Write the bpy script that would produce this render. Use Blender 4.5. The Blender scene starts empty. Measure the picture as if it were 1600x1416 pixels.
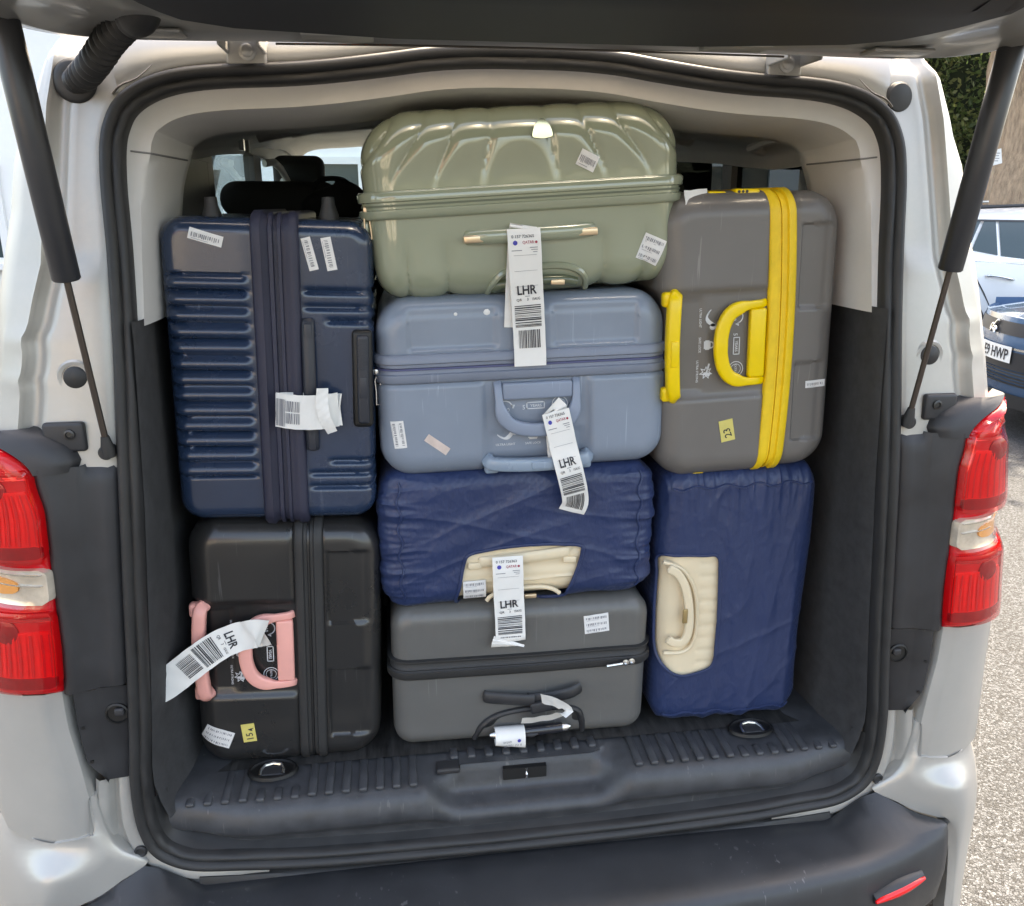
import bpy, bmesh, math, random
from math import sin, cos, pi, radians, sqrt, hypot
from mathutils import Vector, noise
random.seed(7)

# ------------------------------------------------------------------ camera
sc = bpy.context.scene
FPX, IW, IH = 1300.0, 1600.0, 1416.0
CAM = Vector((-0.215, -1.28, 1.62)); YAW = radians(8.0); PITCH = radians(16.6)
cd = bpy.data.cameras.new('camera'); cam = bpy.data.objects.new('camera', cd)
sc.collection.objects.link(cam); sc.camera = cam
cam.location = CAM; cam.rotation_euler = (radians(90) - PITCH, 0, -YAW)
cd.sensor_fit = 'HORIZONTAL'; cd.sensor_width = 36; cd.lens = 36 * FPX / IW
cd.clip_start = 0.02; cd.clip_end = 2000

# ------------------------------------------------------------------ world, sun, exposure
SUN = Vector((0.22, 0.45, 0.86)).normalized()
w = bpy.data.worlds.new('World'); sc.world = w; w.use_nodes = True
nt = w.node_tree; bg = nt.nodes['Background']
sk = nt.nodes.new('ShaderNodeTexSky'); sk.sky_type = 'NISHITA'; sk.sun_disc = False
sk.sun_elevation = math.asin(SUN.z); sk.sun_rotation = math.atan2(SUN.x, SUN.y)
sk.air_density = 1.0; sk.dust_density = 4.0; sk.ozone_density = 1.0
nt.links.new(sk.outputs[0], bg.inputs[0]); bg.inputs[1].default_value = 0.15
sl = bpy.data.lights.new('sun', 'SUN'); so = bpy.data.objects.new('sun', sl); sc.collection.objects.link(so)
sl.energy = 3.2; sl.angle = radians(0.5); sl.color = (1.0, 0.95, 0.87)
so.rotation_euler = SUN.to_track_quat('Z', 'Y').to_euler(); so.location = SUN * 20
sc.view_settings.view_transform = 'Standard'; sc.view_settings.look = 'None'
sc.view_settings.gamma = 1.0; sc.view_settings.use_curve_mapping = False
sc.view_settings.exposure = 2.8
sc.view_settings.use_white_balance = True; sc.view_settings.white_balance_temperature = 8150; sc.view_settings.white_balance_tint = 10
sc.render.engine = 'CYCLES'
sc.cycles.use_denoising = True
sc.cycles.max_bounces = 8; sc.cycles.diffuse_bounces = 4; sc.cycles.glossy_bounces = 4
sc.cycles.transmission_bounces = 6; sc.cycles.transparent_max_bounces = 12
sc.cycles.caustics_reflective = False; sc.cycles.caustics_refractive = False
sc.cycles.sample_clamp_indirect = 6.0

# measuring helpers: a point of the photograph on a known plane of the place
_f = Vector((sin(YAW) * cos(PITCH), cos(YAW) * cos(PITCH), -sin(PITCH)))
_r = Vector((cos(YAW), -sin(YAW), 0)); _u = _r.cross(_f)
def ray(px, py): return _f + _r * ((px - IW / 2) / FPX) - _u * ((py - IH / 2) / FPX)
def on_y(px, py, y):
    d = ray(px, py); return CAM + d * ((y - CAM.y) / d.y)
def on_z(px, py, z):
    d = ray(px, py); return CAM + d * ((z - CAM.z) / d.z)

# ------------------------------------------------------------------ materials
MATS = {}
def mat(name, col, rough=0.5, metal=0.0, bump=0.0, bscale=200.0, var=0.0, vscale=6.0, coat=0.0, spec=0.5,
        trans=0.0, emit=None, sheen=0.0, rvar=0.0, col2=None, bump2=0.0, b2scale=20.0, aniso=None, coat_rough=0.05, scratch=0.0, scol=None, sscale=9.0):
    if name in MATS: return MATS[name]
    m = bpy.data.materials.new(name); m.use_nodes = True
    n = m.node_tree.nodes; l = m.node_tree.links; b = n['Principled BSDF']
    c = tuple(col) + (1,)
    b.inputs['Base Color'].default_value = c
    b.inputs['Roughness'].default_value = rough; b.inputs['Metallic'].default_value = metal
    b.inputs['Coat Weight'].default_value = coat; b.inputs['Coat Roughness'].default_value = coat_rough
    b.inputs['Specular IOR Level'].default_value = spec
    b.inputs['Transmission Weight'].default_value = trans
    b.inputs['Sheen Weight'].default_value = sheen
    if emit: b.inputs['Emission Color'].default_value = tuple(emit[:3]) + (1,); b.inputs['Emission Strength'].default_value = emit[3]
    tc = n.new('ShaderNodeTexCoord')
    src = tc.outputs['Object']
    if aniso:
        mp = n.new('ShaderNodeMapping'); mp.inputs['Scale'].default_value = aniso; l.new(src, mp.inputs[0]); src = mp.outputs[0]
    if var > 0 or rvar > 0:
        nz = n.new('ShaderNodeTexNoise'); nz.inputs['Scale'].default_value = vscale; nz.inputs['Detail'].default_value = 7
        nz.inputs['Roughness'].default_value = 0.65
        l.new(src, nz.inputs['Vector'])
        if var > 0:
            rp = n.new('ShaderNodeValToRGB'); rp.color_ramp.elements[0].position = 0.3; rp.color_ramp.elements[1].position = 0.7
            rp.color_ramp.elements[0].color = tuple(x * (1 - var) for x in col) + (1,)
            c2 = col2 or tuple(min(1, x * (1 + var)) for x in col)
            rp.color_ramp.elements[1].color = tuple(c2) + (1,)
            l.new(nz.outputs[0], rp.inputs[0]); l.new(rp.outputs[0], b.inputs['Base Color'])
        if rvar > 0:
            mr = n.new('ShaderNodeMapRange'); mr.inputs['From Min'].default_value = 0.3; mr.inputs['From Max'].default_value = 0.7
            mr.inputs['To Min'].default_value = max(0.02, rough - rvar); mr.inputs['To Max'].default_value = min(1, rough + rvar)
            l.new(nz.outputs[0], mr.inputs[0]); l.new(mr.outputs[0], b.inputs['Roughness'])
    if scratch > 0:
        base_out = None
        for lk in list(l):
            if lk.to_socket == b.inputs['Base Color']: base_out = lk.from_socket
        masks = []
        for rz, sx in ((.5, 1.0), (-.9, 1.4), (1.9, .8)):
            mp2 = n.new('ShaderNodeMapping'); mp2.inputs['Rotation'].default_value = (0.3 * rz, rz, .2); mp2.inputs['Scale'].default_value = (sscale * 14 * sx, sscale * 9, sscale * .55 * sx); l.new(tc.outputs['Object'], mp2.inputs[0])
            n2 = n.new('ShaderNodeTexNoise'); n2.inputs['Scale'].default_value = 1.0; n2.inputs['Detail'].default_value = 2; l.new(mp2.outputs[0], n2.inputs['Vector'])
            r2 = n.new('ShaderNodeMapRange'); r2.inputs['From Min'].default_value = .70; r2.inputs['From Max'].default_value = .74; l.new(n2.outputs[0], r2.inputs[0]); masks.append(r2.outputs[0])
        mm = masks[0]
        for q in masks[1:]:
            mx_ = n.new('ShaderNodeMath'); mx_.operation = 'MAXIMUM'; l.new(mm, mx_.inputs[0]); l.new(q, mx_.inputs[1]); mm = mx_.outputs[0]
        pn = n.new('ShaderNodeTexNoise'); pn.inputs['Scale'].default_value = 5; l.new(tc.outputs['Object'], pn.inputs['Vector'])
        pr2 = n.new('ShaderNodeMapRange'); pr2.inputs['From Min'].default_value = .45; pr2.inputs['From Max'].default_value = .65; pr2.inputs['To Max'].default_value = scratch; l.new(pn.outputs[0], pr2.inputs[0])
        mu = n.new('ShaderNodeMath'); mu.operation = 'MULTIPLY'; l.new(mm, mu.inputs[0]); l.new(pr2.outputs[0], mu.inputs[1])
        cm = n.new('ShaderNodeMix'); cm.data_type = 'RGBA'; l.new(mu.outputs[0], cm.inputs[0])
        if base_out: l.new(base_out, cm.inputs[6])
        else: cm.inputs[6].default_value = c
        cm.inputs[7].default_value = tuple(scol or tuple(min(1, x * 1.6 + .06) for x in col)) + (1,); l.new(cm.outputs[2], b.inputs['Base Color'])
    last = None
    for st, s in ((bump, bscale), (bump2, b2scale)):
        if st > 0:
            nb = n.new('ShaderNodeTexNoise'); nb.inputs['Scale'].default_value = s; nb.inputs['Detail'].default_value = 4
            l.new(src, nb.inputs['Vector'])
            bp = n.new('ShaderNodeBump'); bp.inputs['Strength'].default_value = st; bp.inputs['Distance'].default_value = 0.6 / s
            l.new(nb.outputs[0], bp.inputs['Height'])
            if last: l.new(last.outputs[0], bp.inputs['Normal'])
            last = bp
    if last: l.new(last.outputs[0], b.inputs['Normal'])
    MATS[name] = m
    return m

def glass_mat(name, tint, refl=0.06, rough=0.0):
    m = bpy.data.materials.new(name); m.use_nodes = True
    n = m.node_tree.nodes; l = m.node_tree.links; n.remove(n['Principled BSDF'])
    t = n.new('ShaderNodeBsdfTransparent'); t.inputs[0].default_value = tuple(tint) + (1,)
    g = n.new('ShaderNodeBsdfGlossy'); g.inputs['Roughness'].default_value = rough; g.inputs[0].default_value = (0.95, 0.97, 1, 1)
    fr = n.new('ShaderNodeFresnel'); ge = n.new('ShaderNodeNewGeometry'); mr = n.new('ShaderNodeMapRange')      # the same glass seen from either side
    mr.inputs['To Min'].default_value = 1.45; mr.inputs['To Max'].default_value = 1 / 1.45; l.new(ge.outputs['Backfacing'], mr.inputs[0]); l.new(mr.outputs[0], fr.inputs[0])
    mx = n.new('ShaderNodeMixShader'); l.new(fr.outputs[0], mx.inputs[0]); l.new(t.outputs[0], mx.inputs[1]); l.new(g.outputs[0], mx.inputs[2])
    l.new(mx.outputs[0], n['Material Output'].inputs[0]); MATS[name] = m
    return m

SILVER = mat('silver_paint', (0.43, 0.418, 0.388), 0.35, 0.35, var=0.06, vscale=5, coat=0.25, rvar=0.06, bump=0.015, bscale=900)
SILVER_IN = mat('silver_jamb_paint', (0.43, 0.415, 0.38), 0.42, 0.30, var=0.10, vscale=9, coat=0.15, rvar=0.1)
BLACKP = mat('black_grained_plastic', (0.026, 0.026, 0.028), 0.5, 0, bump=0.25, bscale=1400, var=0.22, vscale=14, rvar=0.1)
BUMPERM = mat('bumper_plastic', (0.030, 0.032, 0.035), 0.42, 0, bump=0.3, bscale=1500, var=0.14, vscale=16, rvar=0.07, scratch=.8, scol=(.12, .12, .12), sscale=6)
RUBBER = mat('seal_rubber', (0.022, 0.022, 0.022), 0.55, 0, var=0.2, vscale=30, rvar=0.1, bump=0.05, bscale=500)
BEIGE = mat('beige_trim', (0.66, 0.635, 0.60), 0.62, 0, bump=0.12, bscale=1100, var=0.05, vscale=8)
HEADL = mat('headliner_cloth', (0.70, 0.67, 0.63), 0.9, 0, bump=0.3, bscale=900, var=0.06, vscale=5)
LINING = mat('dark_side_lining', (0.038, 0.038, 0.039), 0.8, 0, bump=0.5, bscale=900, var=0.25, vscale=40)
CABIN = mat('cabin_grey_plastic', (0.20, 0.195, 0.19), 0.6, 0, bump=0.1, bscale=800, var=0.08)
FLOORM = mat('boot_floor_plastic', (0.048, 0.050, 0.054), 0.45, 0, bump=0.25, bscale=1300, var=0.3, vscale=22, rvar=0.12, scratch=.9, scol=(.11, .11, .105), sscale=8)
CARPET = mat('scuffed_floor', (0.018, 0.018, 0.019), 0.6, 0, bump=0.3, bscale=700, var=0.75, vscale=14, aniso=(6, 0.7, 1), col2=(0.055, 0.053, 0.05))
STRUT = mat('strut_black', (0.032, 0.033, 0.037), 0.36, 0.0, var=0.1, vscale=20)
ROD = mat('strut_rod', (0.09, 0.075, 0.065), 0.3, 0.7)
METAL = mat('bright_metal', (0.65, 0.65, 0.64), 0.25, 1.0, var=0.1, vscale=40)
DARKMETAL = mat('dark_metal', (0.06, 0.06, 0.06), 0.35, 0.8)
REDLENS = mat('red_lens', (0.60, 0.003, 0.010), 0.10, 0, coat=0.4, var=0.12, vscale=12, bump=0.05, bscale=60)
REDDEEP = mat('deep_red_lens', (0.28, 0.001, 0.006), 0.10, 0, coat=0.5, var=0.3, vscale=20)
REDBRIGHT = mat('bright_red_reflector', (0.86, 0.003, 0.008), 0.22, 0, coat=0.4, var=0.1, vscale=30, bump=0.0)
CLEARL = mat('clear_lens', (0.72, 0.62, 0.50), 0.12, 0.3, coat=1.0, var=0.25, vscale=25)
AMBER = mat('amber_bulb', (0.85, 0.33, 0.06), 0.25, 0, coat=0.6)
INK = mat('black_ink', (0.03, 0.03, 0.035), 0.7)
INKGREY = mat('grey_ink', (0.22, 0.22, 0.24), 0.7)
INKBLUE = mat('blue_ink', (0.05, 0.05, 0.35), 0.6)
INKRED = mat('maroon_ink', (0.35, 0.04, 0.07), 0.6)
PAPER = mat('tag_paper', (0.80, 0.785, 0.745), 0.55, 0, var=0.03, vscale=25, bump=0.05, bscale=120)
STICK = mat('sticker_paper', (0.77, 0.76, 0.74), 0.45, 0, var=0.03, vscale=60)
STICKPINK = mat('faded_sticker', (0.68, 0.56, 0.50), 0.5, 0, var=0.1, vscale=60)
NOTE = mat('yellow_tape', (0.66, 0.56, 0.16), 0.6, 0, var=0.06, vscale=50)
ASPHALT = None
PRINTW = mat('white_print', (0.66, 0.68, 0.70), 0.6)
BLACKC = mat('black_cloth', (0.008, 0.008, 0.009), 0.95, 0, bump=0.3, bscale=300)
GLASS_CLEAR = glass_mat('clear_window', (0.80, 0.88, 0.86))
GLASS_RED = glass_mat('red_cover', (1.0, .62, .62))
GLASS_LENS = glass_mat('clear_cover', (.97, .96, .94))
GLASS_DARK = glass_mat('privacy_window', (0.05, 0.06, 0.062))

# ------------------------------------------------------------------ mesh helpers
COL = sc.collection
def empty(name, loc, label=None, cat=None, group=None, kind=None):
    o = bpy.data.objects.new(name, None); COL.objects.link(o); o.location = loc; o.empty_display_size = 0.1
    return tag(o, label, cat, group, kind)
def tag(o, label=None, cat=None, group=None, kind=None):
    if label: o['label'] = label
    if cat: o['category'] = cat
    if group: o['group'] = group
    if kind: o['kind'] = kind
    return o
def base_of(o):
    v = Vector((0, 0, 0))
    while o is not None: v += o.location; o = o.parent
    return v
def mk(name, verts, faces, m, parent=None, smooth=True, world=True, sharp=None, bevel=0):
    """one mesh object; verts are world coordinates (world=True) or local to the parent"""
    off = base_of(parent) if (parent is not None and world) else Vector((0, 0, 0))
    me = bpy.data.meshes.new(name)
    me.from_pydata([tuple(Vector(v) - off) for v in verts], [], faces); me.update()
    bm = bmesh.new(); bm.from_mesh(me); bmesh.ops.recalc_face_normals(bm, faces=bm.faces[:]); bm.to_mesh(me); bm.free()
    if smooth:
        for p in me.polygons: p.use_smooth = True
        if sharp is None: sharp = 40
        if sharp: me.set_sharp_from_angle(angle=radians(sharp))
    me.materials.append(m)
    o = bpy.data.objects.new(name, me); COL.objects.link(o)
    if parent is not None: o.parent = parent
    if bevel:
        bv = o.modifiers.new('bevel', 'BEVEL'); bv.width = bevel; bv.segments = 2; bv.limit_method = 'ANGLE'; bv.angle_limit = radians(35)
        bv.harden_normals = False
    return o
class MB:
    """collects shapes for one mesh"""
    def __init__(s): s.v = []; s.f = []
    def add(s, v, f):
        n = len(s.v); s.v += [Vector(x) for x in v]; s.f += [tuple(i + n for i in q) for q in f]; return s
    def box(s, c, d, rot=None):
        c = Vector(c); v = []
        for x in (-.5, .5):
            for y in (-.5, .5):
                for z in (-.5, .5):
                    p = Vector((x * d[0], y * d[1], z * d[2]))
                    if rot: p = rot @ p
                    v.append(c + p)
        return s.add(v, [(0, 1, 3, 2), (4, 6, 7, 5), (0, 4, 5, 1), (2, 3, 7, 6), (0, 2, 6, 4), (1, 5, 7, 3)])
    def tube(s, path, r, n=10, flat=1.0, upv=(0, 0, 1), cap=True, closed=False, prof=None):
        path = [Vector(p) for p in path]; N = len(path)
        rr = r if isinstance(r, (list, tuple)) else [r] * N
        pr = prof or [(cos(2 * pi * k / n), sin(2 * pi * k / n)) for k in range(n)]
        n = len(pr); v = []
        for i, p in enumerate(path):
            a = path[i - 1] if (i > 0 or closed) else path[i]; b = path[(i + 1) % N] if (i < N - 1 or closed) else path[i]
            t = (b - a).normalized(); up = Vector(upv)
            sd = t.cross(up)
            if sd.length < 1e-4: sd = t.cross(Vector((0, 1, 0.01)))
            sd.normalize(); u2 = sd.cross(t).normalized()
            for (q, e) in pr: v.append(p + sd * (q * rr[i]) + u2 * (e * rr[i] * flat))
        f = []
        for i in range(N if closed else N - 1):
            j = (i + 1) % N
            for k in range(n): f.append((i * n + k, i * n + (k + 1) % n, j * n + (k + 1) % n, j * n + k))
        if cap and not closed: f.append(tuple(range(n - 1, -1, -1))); f.append(tuple((N - 1) * n + k for k in range(n)))
        return s.add(v, f)
    def loft(s, rows, closed_u=False, cap=False):
        n = len(rows[0]); v = [p for r in rows for p in r]; f = []
        for i in range(len(rows) - 1):
            for k in range(n if closed_u else n - 1):
                k2 = (k + 1) % n; f.append((i * n + k, i * n + k2, (i + 1) * n + k2, (i + 1) * n + k))
        if cap: f.append(tuple(range(n - 1, -1, -1))); f.append(tuple((len(rows) - 1) * n + k for k in range(n)))
        return s.add(v, f)
    def prism(s, pts, d):
        """polygon (3D points, planar) pushed by vector d"""
        n = len(pts); d = Vector(d); v = [Vector(p) for p in pts]; v += [p + d for p in v]
        f = [tuple(range(n - 1, -1, -1)), tuple(range(n, 2 * n))] + [(k, (k + 1) % n, n + (k + 1) % n, n + k) for k in range(n)]
        return s.add(v, f)
    def lathe(s, c, axis, prof, n=24):
        """prof: (radius, along-axis)"""
        ax = Vector(axis).normalized(); a = ax.orthogonal().normalized(); b = ax.cross(a); c = Vector(c)
        rows = [[c + ax * h + (a * cos(2 * pi * k / n) + b * sin(2 * pi * k / n)) * r for k in range(n)] for r, h in prof]
        return s.loft(rows, closed_u=True, cap=True)
    def build(s, name, m, parent=None, **k): return mk(name, s.v, s.f, m, parent, **k)

def smoothstep(a, b, x):
    if a == b: return 1.0 if x >= a else 0.0
    t = max(0, min(1, (x - a) / (b - a))); return t * t * (3 - 2 * t)
def lerp(a, b, t): return a + (b - a) * t
def interp(tab, x):
    tab = sorted(tab)
    if x <= tab[0][0]: return tab[0][1]
    for (a, va), (b, vb) in zip(tab, tab[1:]):
        if x <= b: return va + (vb - va) * (x - a) / (b - a)
    return tab[-1][1]
def catmull(pts, n, closed=False):
    """smooth path through pts, n samples per span"""
    P = [Vector(p) for p in pts]; N = len(P); out = []
    for i in range(N if closed else N - 1):
        p1, p2 = P[i], P[(i + 1) % N]
        p0 = P[i - 1] if (i > 0 or closed) else p1; p3 = P[(i + 2) % N] if (i < N - 2 or closed) else p2
        for k in range(n):
            t = k / n
            out.append(0.5 * ((2 * p1) + (p2 - p0) * t + (2 * p0 - 5 * p1 + 4 * p2 - p3) * t * t + (3 * p1 - p0 - 3 * p2 + p3) * t ** 3))
    if not closed: out.append(P[-1].copy())
    return out

# flat lettering as triangles: (verts2d, tris), height about 1, left edge at 0
_TX = {}
def text2d(s, bold=0.0):
    key = (s, bold)
    if key in _TX: return _TX[key]
    cu = bpy.data.curves.new('t', 'FONT'); cu.body = s; cu.size = 1.35; cu.resolution_u = 2; cu.offset = bold
    ob = bpy.data.objects.new('t', cu); COL.objects.link(ob)
    dg = bpy.context.evaluated_depsgraph_get(); me = ob.evaluated_get(dg).to_mesh()
    v = [(p.co.x, p.co.y) for p in me.vertices]; f = [tuple(p.vertices) for p in me.polygons]
    ob.evaluated_get(dg).to_mesh_clear(); bpy.data.objects.remove(ob); bpy.data.curves.remove(cu)
    if v:
        x0 = min(a for a, b in v); v = [(a - x0, b) for a, b in v]
    _TX[key] = (v, f); return _TX[key]
def put_text(mb, s, fn, x, y, h, wmax=None, bold=0.01, xs=1.0, center=False):
    """letters at (x,y) height h, mapped by fn(x,y)->3D"""
    v, f = text2d(s, bold)
    if not v: return
    wd = max(a for a, b in v) * h * xs; k = xs
    if wmax and wd > wmax: k = xs * wmax / wd; wd = wmax
    ox = x - wd / 2 if center else x
    mb.add([fn(ox + a * h * k, y + b * h) for a, b in v], f)
def put_rect(mb, fn, x0, y0, x1, y1, n=1):
    v = []; f = []
    for i in range(n + 1):
        t = i / n; v += [fn(x0, lerp(y0, y1, t)), fn(x1, lerp(y0, y1, t))]
        if i: k = 2 * i; f.append((k - 2, k - 1, k + 1, k))
    mb.add(v, f)
def put_poly(mb, fn, pts): mb.add([fn(x, y) for x, y in pts], [tuple(range(len(pts)))])
def put_disc(mb, fn, x, y, r, n=14): put_poly(mb, fn, [(x + r * cos(2 * pi * k / n), y + r * sin(2 * pi * k / n)) for k in range(n)])
def put_ring(mb, fn, x, y, r, wd, a0=0, a1=2 * pi, n=20):
    for k in range(n):
        a = lerp(a0, a1, k / n); b = lerp(a0, a1, (k + 1) / n)
        put_poly(mb, fn, [(x + (r - wd) * cos(a), y + (r - wd) * sin(a)), (x + r * cos(a), y + r * sin(a)), (x + r * cos(b), y + r * sin(b)), (x + (r - wd) * cos(b), y + (r - wd) * sin(b))])

# ------------------------------------------------------------------ ground and surroundings
def asphalt_mat():
    m = bpy.data.materials.new('asphalt_chippings'); m.use_nodes = True
    n = m.node_tree.nodes; l = m.node_tree.links; b = n['Principled BSDF']; b.inputs['Roughness'].default_value = 0.85
    tc = n.new('ShaderNodeTexCoord')
    v = n.new('ShaderNodeTexVoronoi'); v.inputs['Scale'].default_value = 150; l.new(tc.outputs['Object'], v.inputs['Vector'])
    v2 = n.new('ShaderNodeTexVoronoi'); v2.inputs['Scale'].default_value = 150; v2.feature = 'DISTANCE_TO_EDGE'; l.new(tc.outputs['Object'], v2.inputs['Vector'])
    sep = n.new('ShaderNodeSeparateColor'); l.new(v.outputs['Color'], sep.inputs[0])
    rp = n.new('ShaderNodeValToRGB'); e = rp.color_ramp.elements
    e[0].position = 0.0; e[0].color = (0.012, 0.0125, 0.0135, 1); e[1].position = 1.0; e[1].color = (0.088, 0.096, 0.108, 1)
    k = e.new(0.45); k.color = (0.032, 0.035, 0.039, 1)
    l.new(sep.outputs[0], rp.inputs[0])
    nz = n.new('ShaderNodeTexNoise'); nz.inputs['Scale'].default_value = 1.3; nz.inputs['Detail'].default_value = 8; l.new(tc.outputs['Object'], nz.inputs['Vector'])
    mr = n.new('ShaderNodeMapRange'); mr.inputs['To Min'].default_value = 0.75; mr.inputs['To Max'].default_value = 1.2; l.new(nz.outputs[0], mr.inputs[0])
    cr = n.new('ShaderNodeMapRange'); cr.inputs['From Max'].default_value = 0.10; cr.inputs['To Min'].default_value = 0.35; cr.inputs['To Max'].default_value = 1.0; l.new(v2.outputs['Distance'], cr.inputs[0])
    mu = n.new('ShaderNodeMath'); mu.operation = 'MULTIPLY'; l.new(mr.outputs[0], mu.inputs[0]); l.new(cr.outputs[0], mu.inputs[1])
    mx = n.new('ShaderNodeMix'); mx.data_type = 'RGBA'; mx.blend_type = 'MULTIPLY'; mx.inputs[0].default_value = 1
    l.new(rp.outputs[0], mx.inputs[6]); l.new(mu.outputs[0], mx.inputs[7]); l.new(mx.outputs[2], b.inputs['Base Color'])
    ad = n.new('ShaderNodeMath'); ad.operation = 'MULTIPLY'; l.new(cr.outputs[0], ad.inputs[0]); l.new(sep.outputs[1], ad.inputs[1])
    bp = n.new('ShaderNodeBump'); bp.inputs['Strength'].default_value = 0.9; bp.inputs['Distance'].default_value = 0.006
    l.new(ad.outputs[0], bp.inputs['Height']); l.new(bp.outputs[0], b.inputs['Normal'])
    return m
ASPHALT = asphalt_mat()
g = MB(); g.add([(-400, -400, 0), (400, -400, 0), (400, 400, 0), (-400, 400, 0)], [(0, 1, 2, 3)])
tag(g.build('ground', ASPHALT, smooth=False), 'grey chippings surface of the car park', kind='structure')

# ------------------------------------------------------------------ the van
van = empty('van', (0, 1.6, 0), 'silver passenger van with its tailgate raised and boot full of suitcases', 'van')

HALF = [(0, 1.852), (.08, 1.851), (.15, 1.846), (.22, 1.836), (.30, 1.826), (.37, 1.820), (.45, 1.816), (.505, 1.810), (.545, 1.800), (.575, 1.786), (.598, 1.768),
        (.613, 1.745), (.624, 1.71), (.628, 1.65), (.627, 1.55), (.630, 1.42), (.637, 1.30), (.645, 1.17), (.660, 1.0), (.670, .88), (.682, .76), (.690, .69),
        (.692, .62), (.688, .575), (.675, .535), (.648, .507), (.603, .487), (.52, .478), (.40, .468), (.2, .462), (0, .460)]
def yr(z): return 0.10 * (max(0, z - 1.15) / 0.7) ** 1.4
full = [Vector((x, 0, z)) for x, z in HALF] + [Vector((-x, 0, z)) for x, z in HALF[-2:0:-1]]
CONT = catmull(full, 5, closed=True)
NC = len(CONT)
CN = []
for i in range(NC):
    t = (CONT[(i + 1) % NC] - CONT[i - 1]).normalized(); CN.append(Vector((t.z, 0, -t.x)) * (-1))
# outward = away from the middle of the opening
for i in range(NC):
    if CN[i].dot(CONT[i] - Vector((0, 0, 1.15))) < 0: CN[i] = -CN[i]
def cp(i, d, dy):
    """point on the opening outline, d metres outwards, dy behind (+) or in front (-) of the rear plane"""
    p = CONT[i % NC] + CN[i % NC] * d; return Vector((p.x, yr(CONT[i % NC].z) + dy, p.z))
def hw(z): return interp([(b, a) for a, b in HALF[9:24]], z)

prof = [(.001, .012), (.001, -.008), (-.002, -.0135), (-.007, -.0150), (-.012, -.0135), (-.0145, -.0095), (-.016, -.0065), (-.018, -.0072), (-.022, -.0085), (-.026, -.0065),
        (-.029, -.001), (-.030, .014), (-.030, .02)]
MB().loft([[cp(i, d, dy + .0016 * sin(i * .9) * (abs(d) > .02)) for d, dy in prof] for i in range(NC)] + [[cp(0, d, dy) for d, dy in prof]]).build('weather_seal', RUBBER, van, sharp=60)

low = sorted([i for i in range(NC) if CONT[i].z < .64], key=lambda i: math.atan2(CONT[i].x, .9 - CONT[i].z))
MB().loft([[cp(i, d, dy) for d, dy in ((-.028, .006), (-.032, .014), (-.038, .024), (-.046, .036))] for i in low]).build('seal_flange', RUBBER, van)
# --- beige upper trim round the opening, then headliner and cabin
def inset(z): return interp([(1.40, .042), (1.55, .052), (1.65, .068), (1.70, .080), (1.78, .080), (1.86, .070)], z)
up_idx = [i for i in range(NC) if CONT[i].z > 1.425]
up_idx.sort(key=lambda i: math.atan2(CONT[i].x, CONT[i].z - 1.2))
rows = []
for i in up_idx:
    z = CONT[i].z; n_ = inset(z); r_ = []
    for d, y in ((-.029, None), (-.034, .0), (-.034 - (n_ - .034) * .40, .010), (-.034 - (n_ - .034) * .60, .030), (-.034 - (n_ - .034) * .74, .07), (-n_ * .95, .13), (-n_, .18), (-n_ - .002, .20), (-n_ + .012, .215)):
        p = cp(i, d, .016 if y is None else 0)
        if y is not None: p.y = max(yr(z) + .018, yr(z) * .6 + y + .02)
        r_.append(p)
    rows.append(r_)
trim = MB().loft(rows).build('pillar_trim', BEIGE, van, sharp=50)
# joint line between header trim and pillar trims: a thin recessed gasket on each side
for s in (-1, 1):
    i = min(up_idx, key=lambda i: abs(CONT[i].z - 1.70) + (0 if CONT[i].x * s > 0 else 9))
    z = CONT[i].z; n_ = inset(z); path = []
    for d, y in ((-.034, .0), (-.034 - (n_ - .034) * .40, .010), (-.034 - (n_ - .034) * .60, .030), (-.034 - (n_ - .034) * .74, .07), (-n_ * .95, .13), (-n_, .18)):
        p = cp(i, d - .0006, 0); p.y = max(yr(z) + .018, yr(z) * .6 + y + .02); path.append(p)
    MB().tube(path, .0016, 6).build('trim_joint', CABIN, trim)
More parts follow.
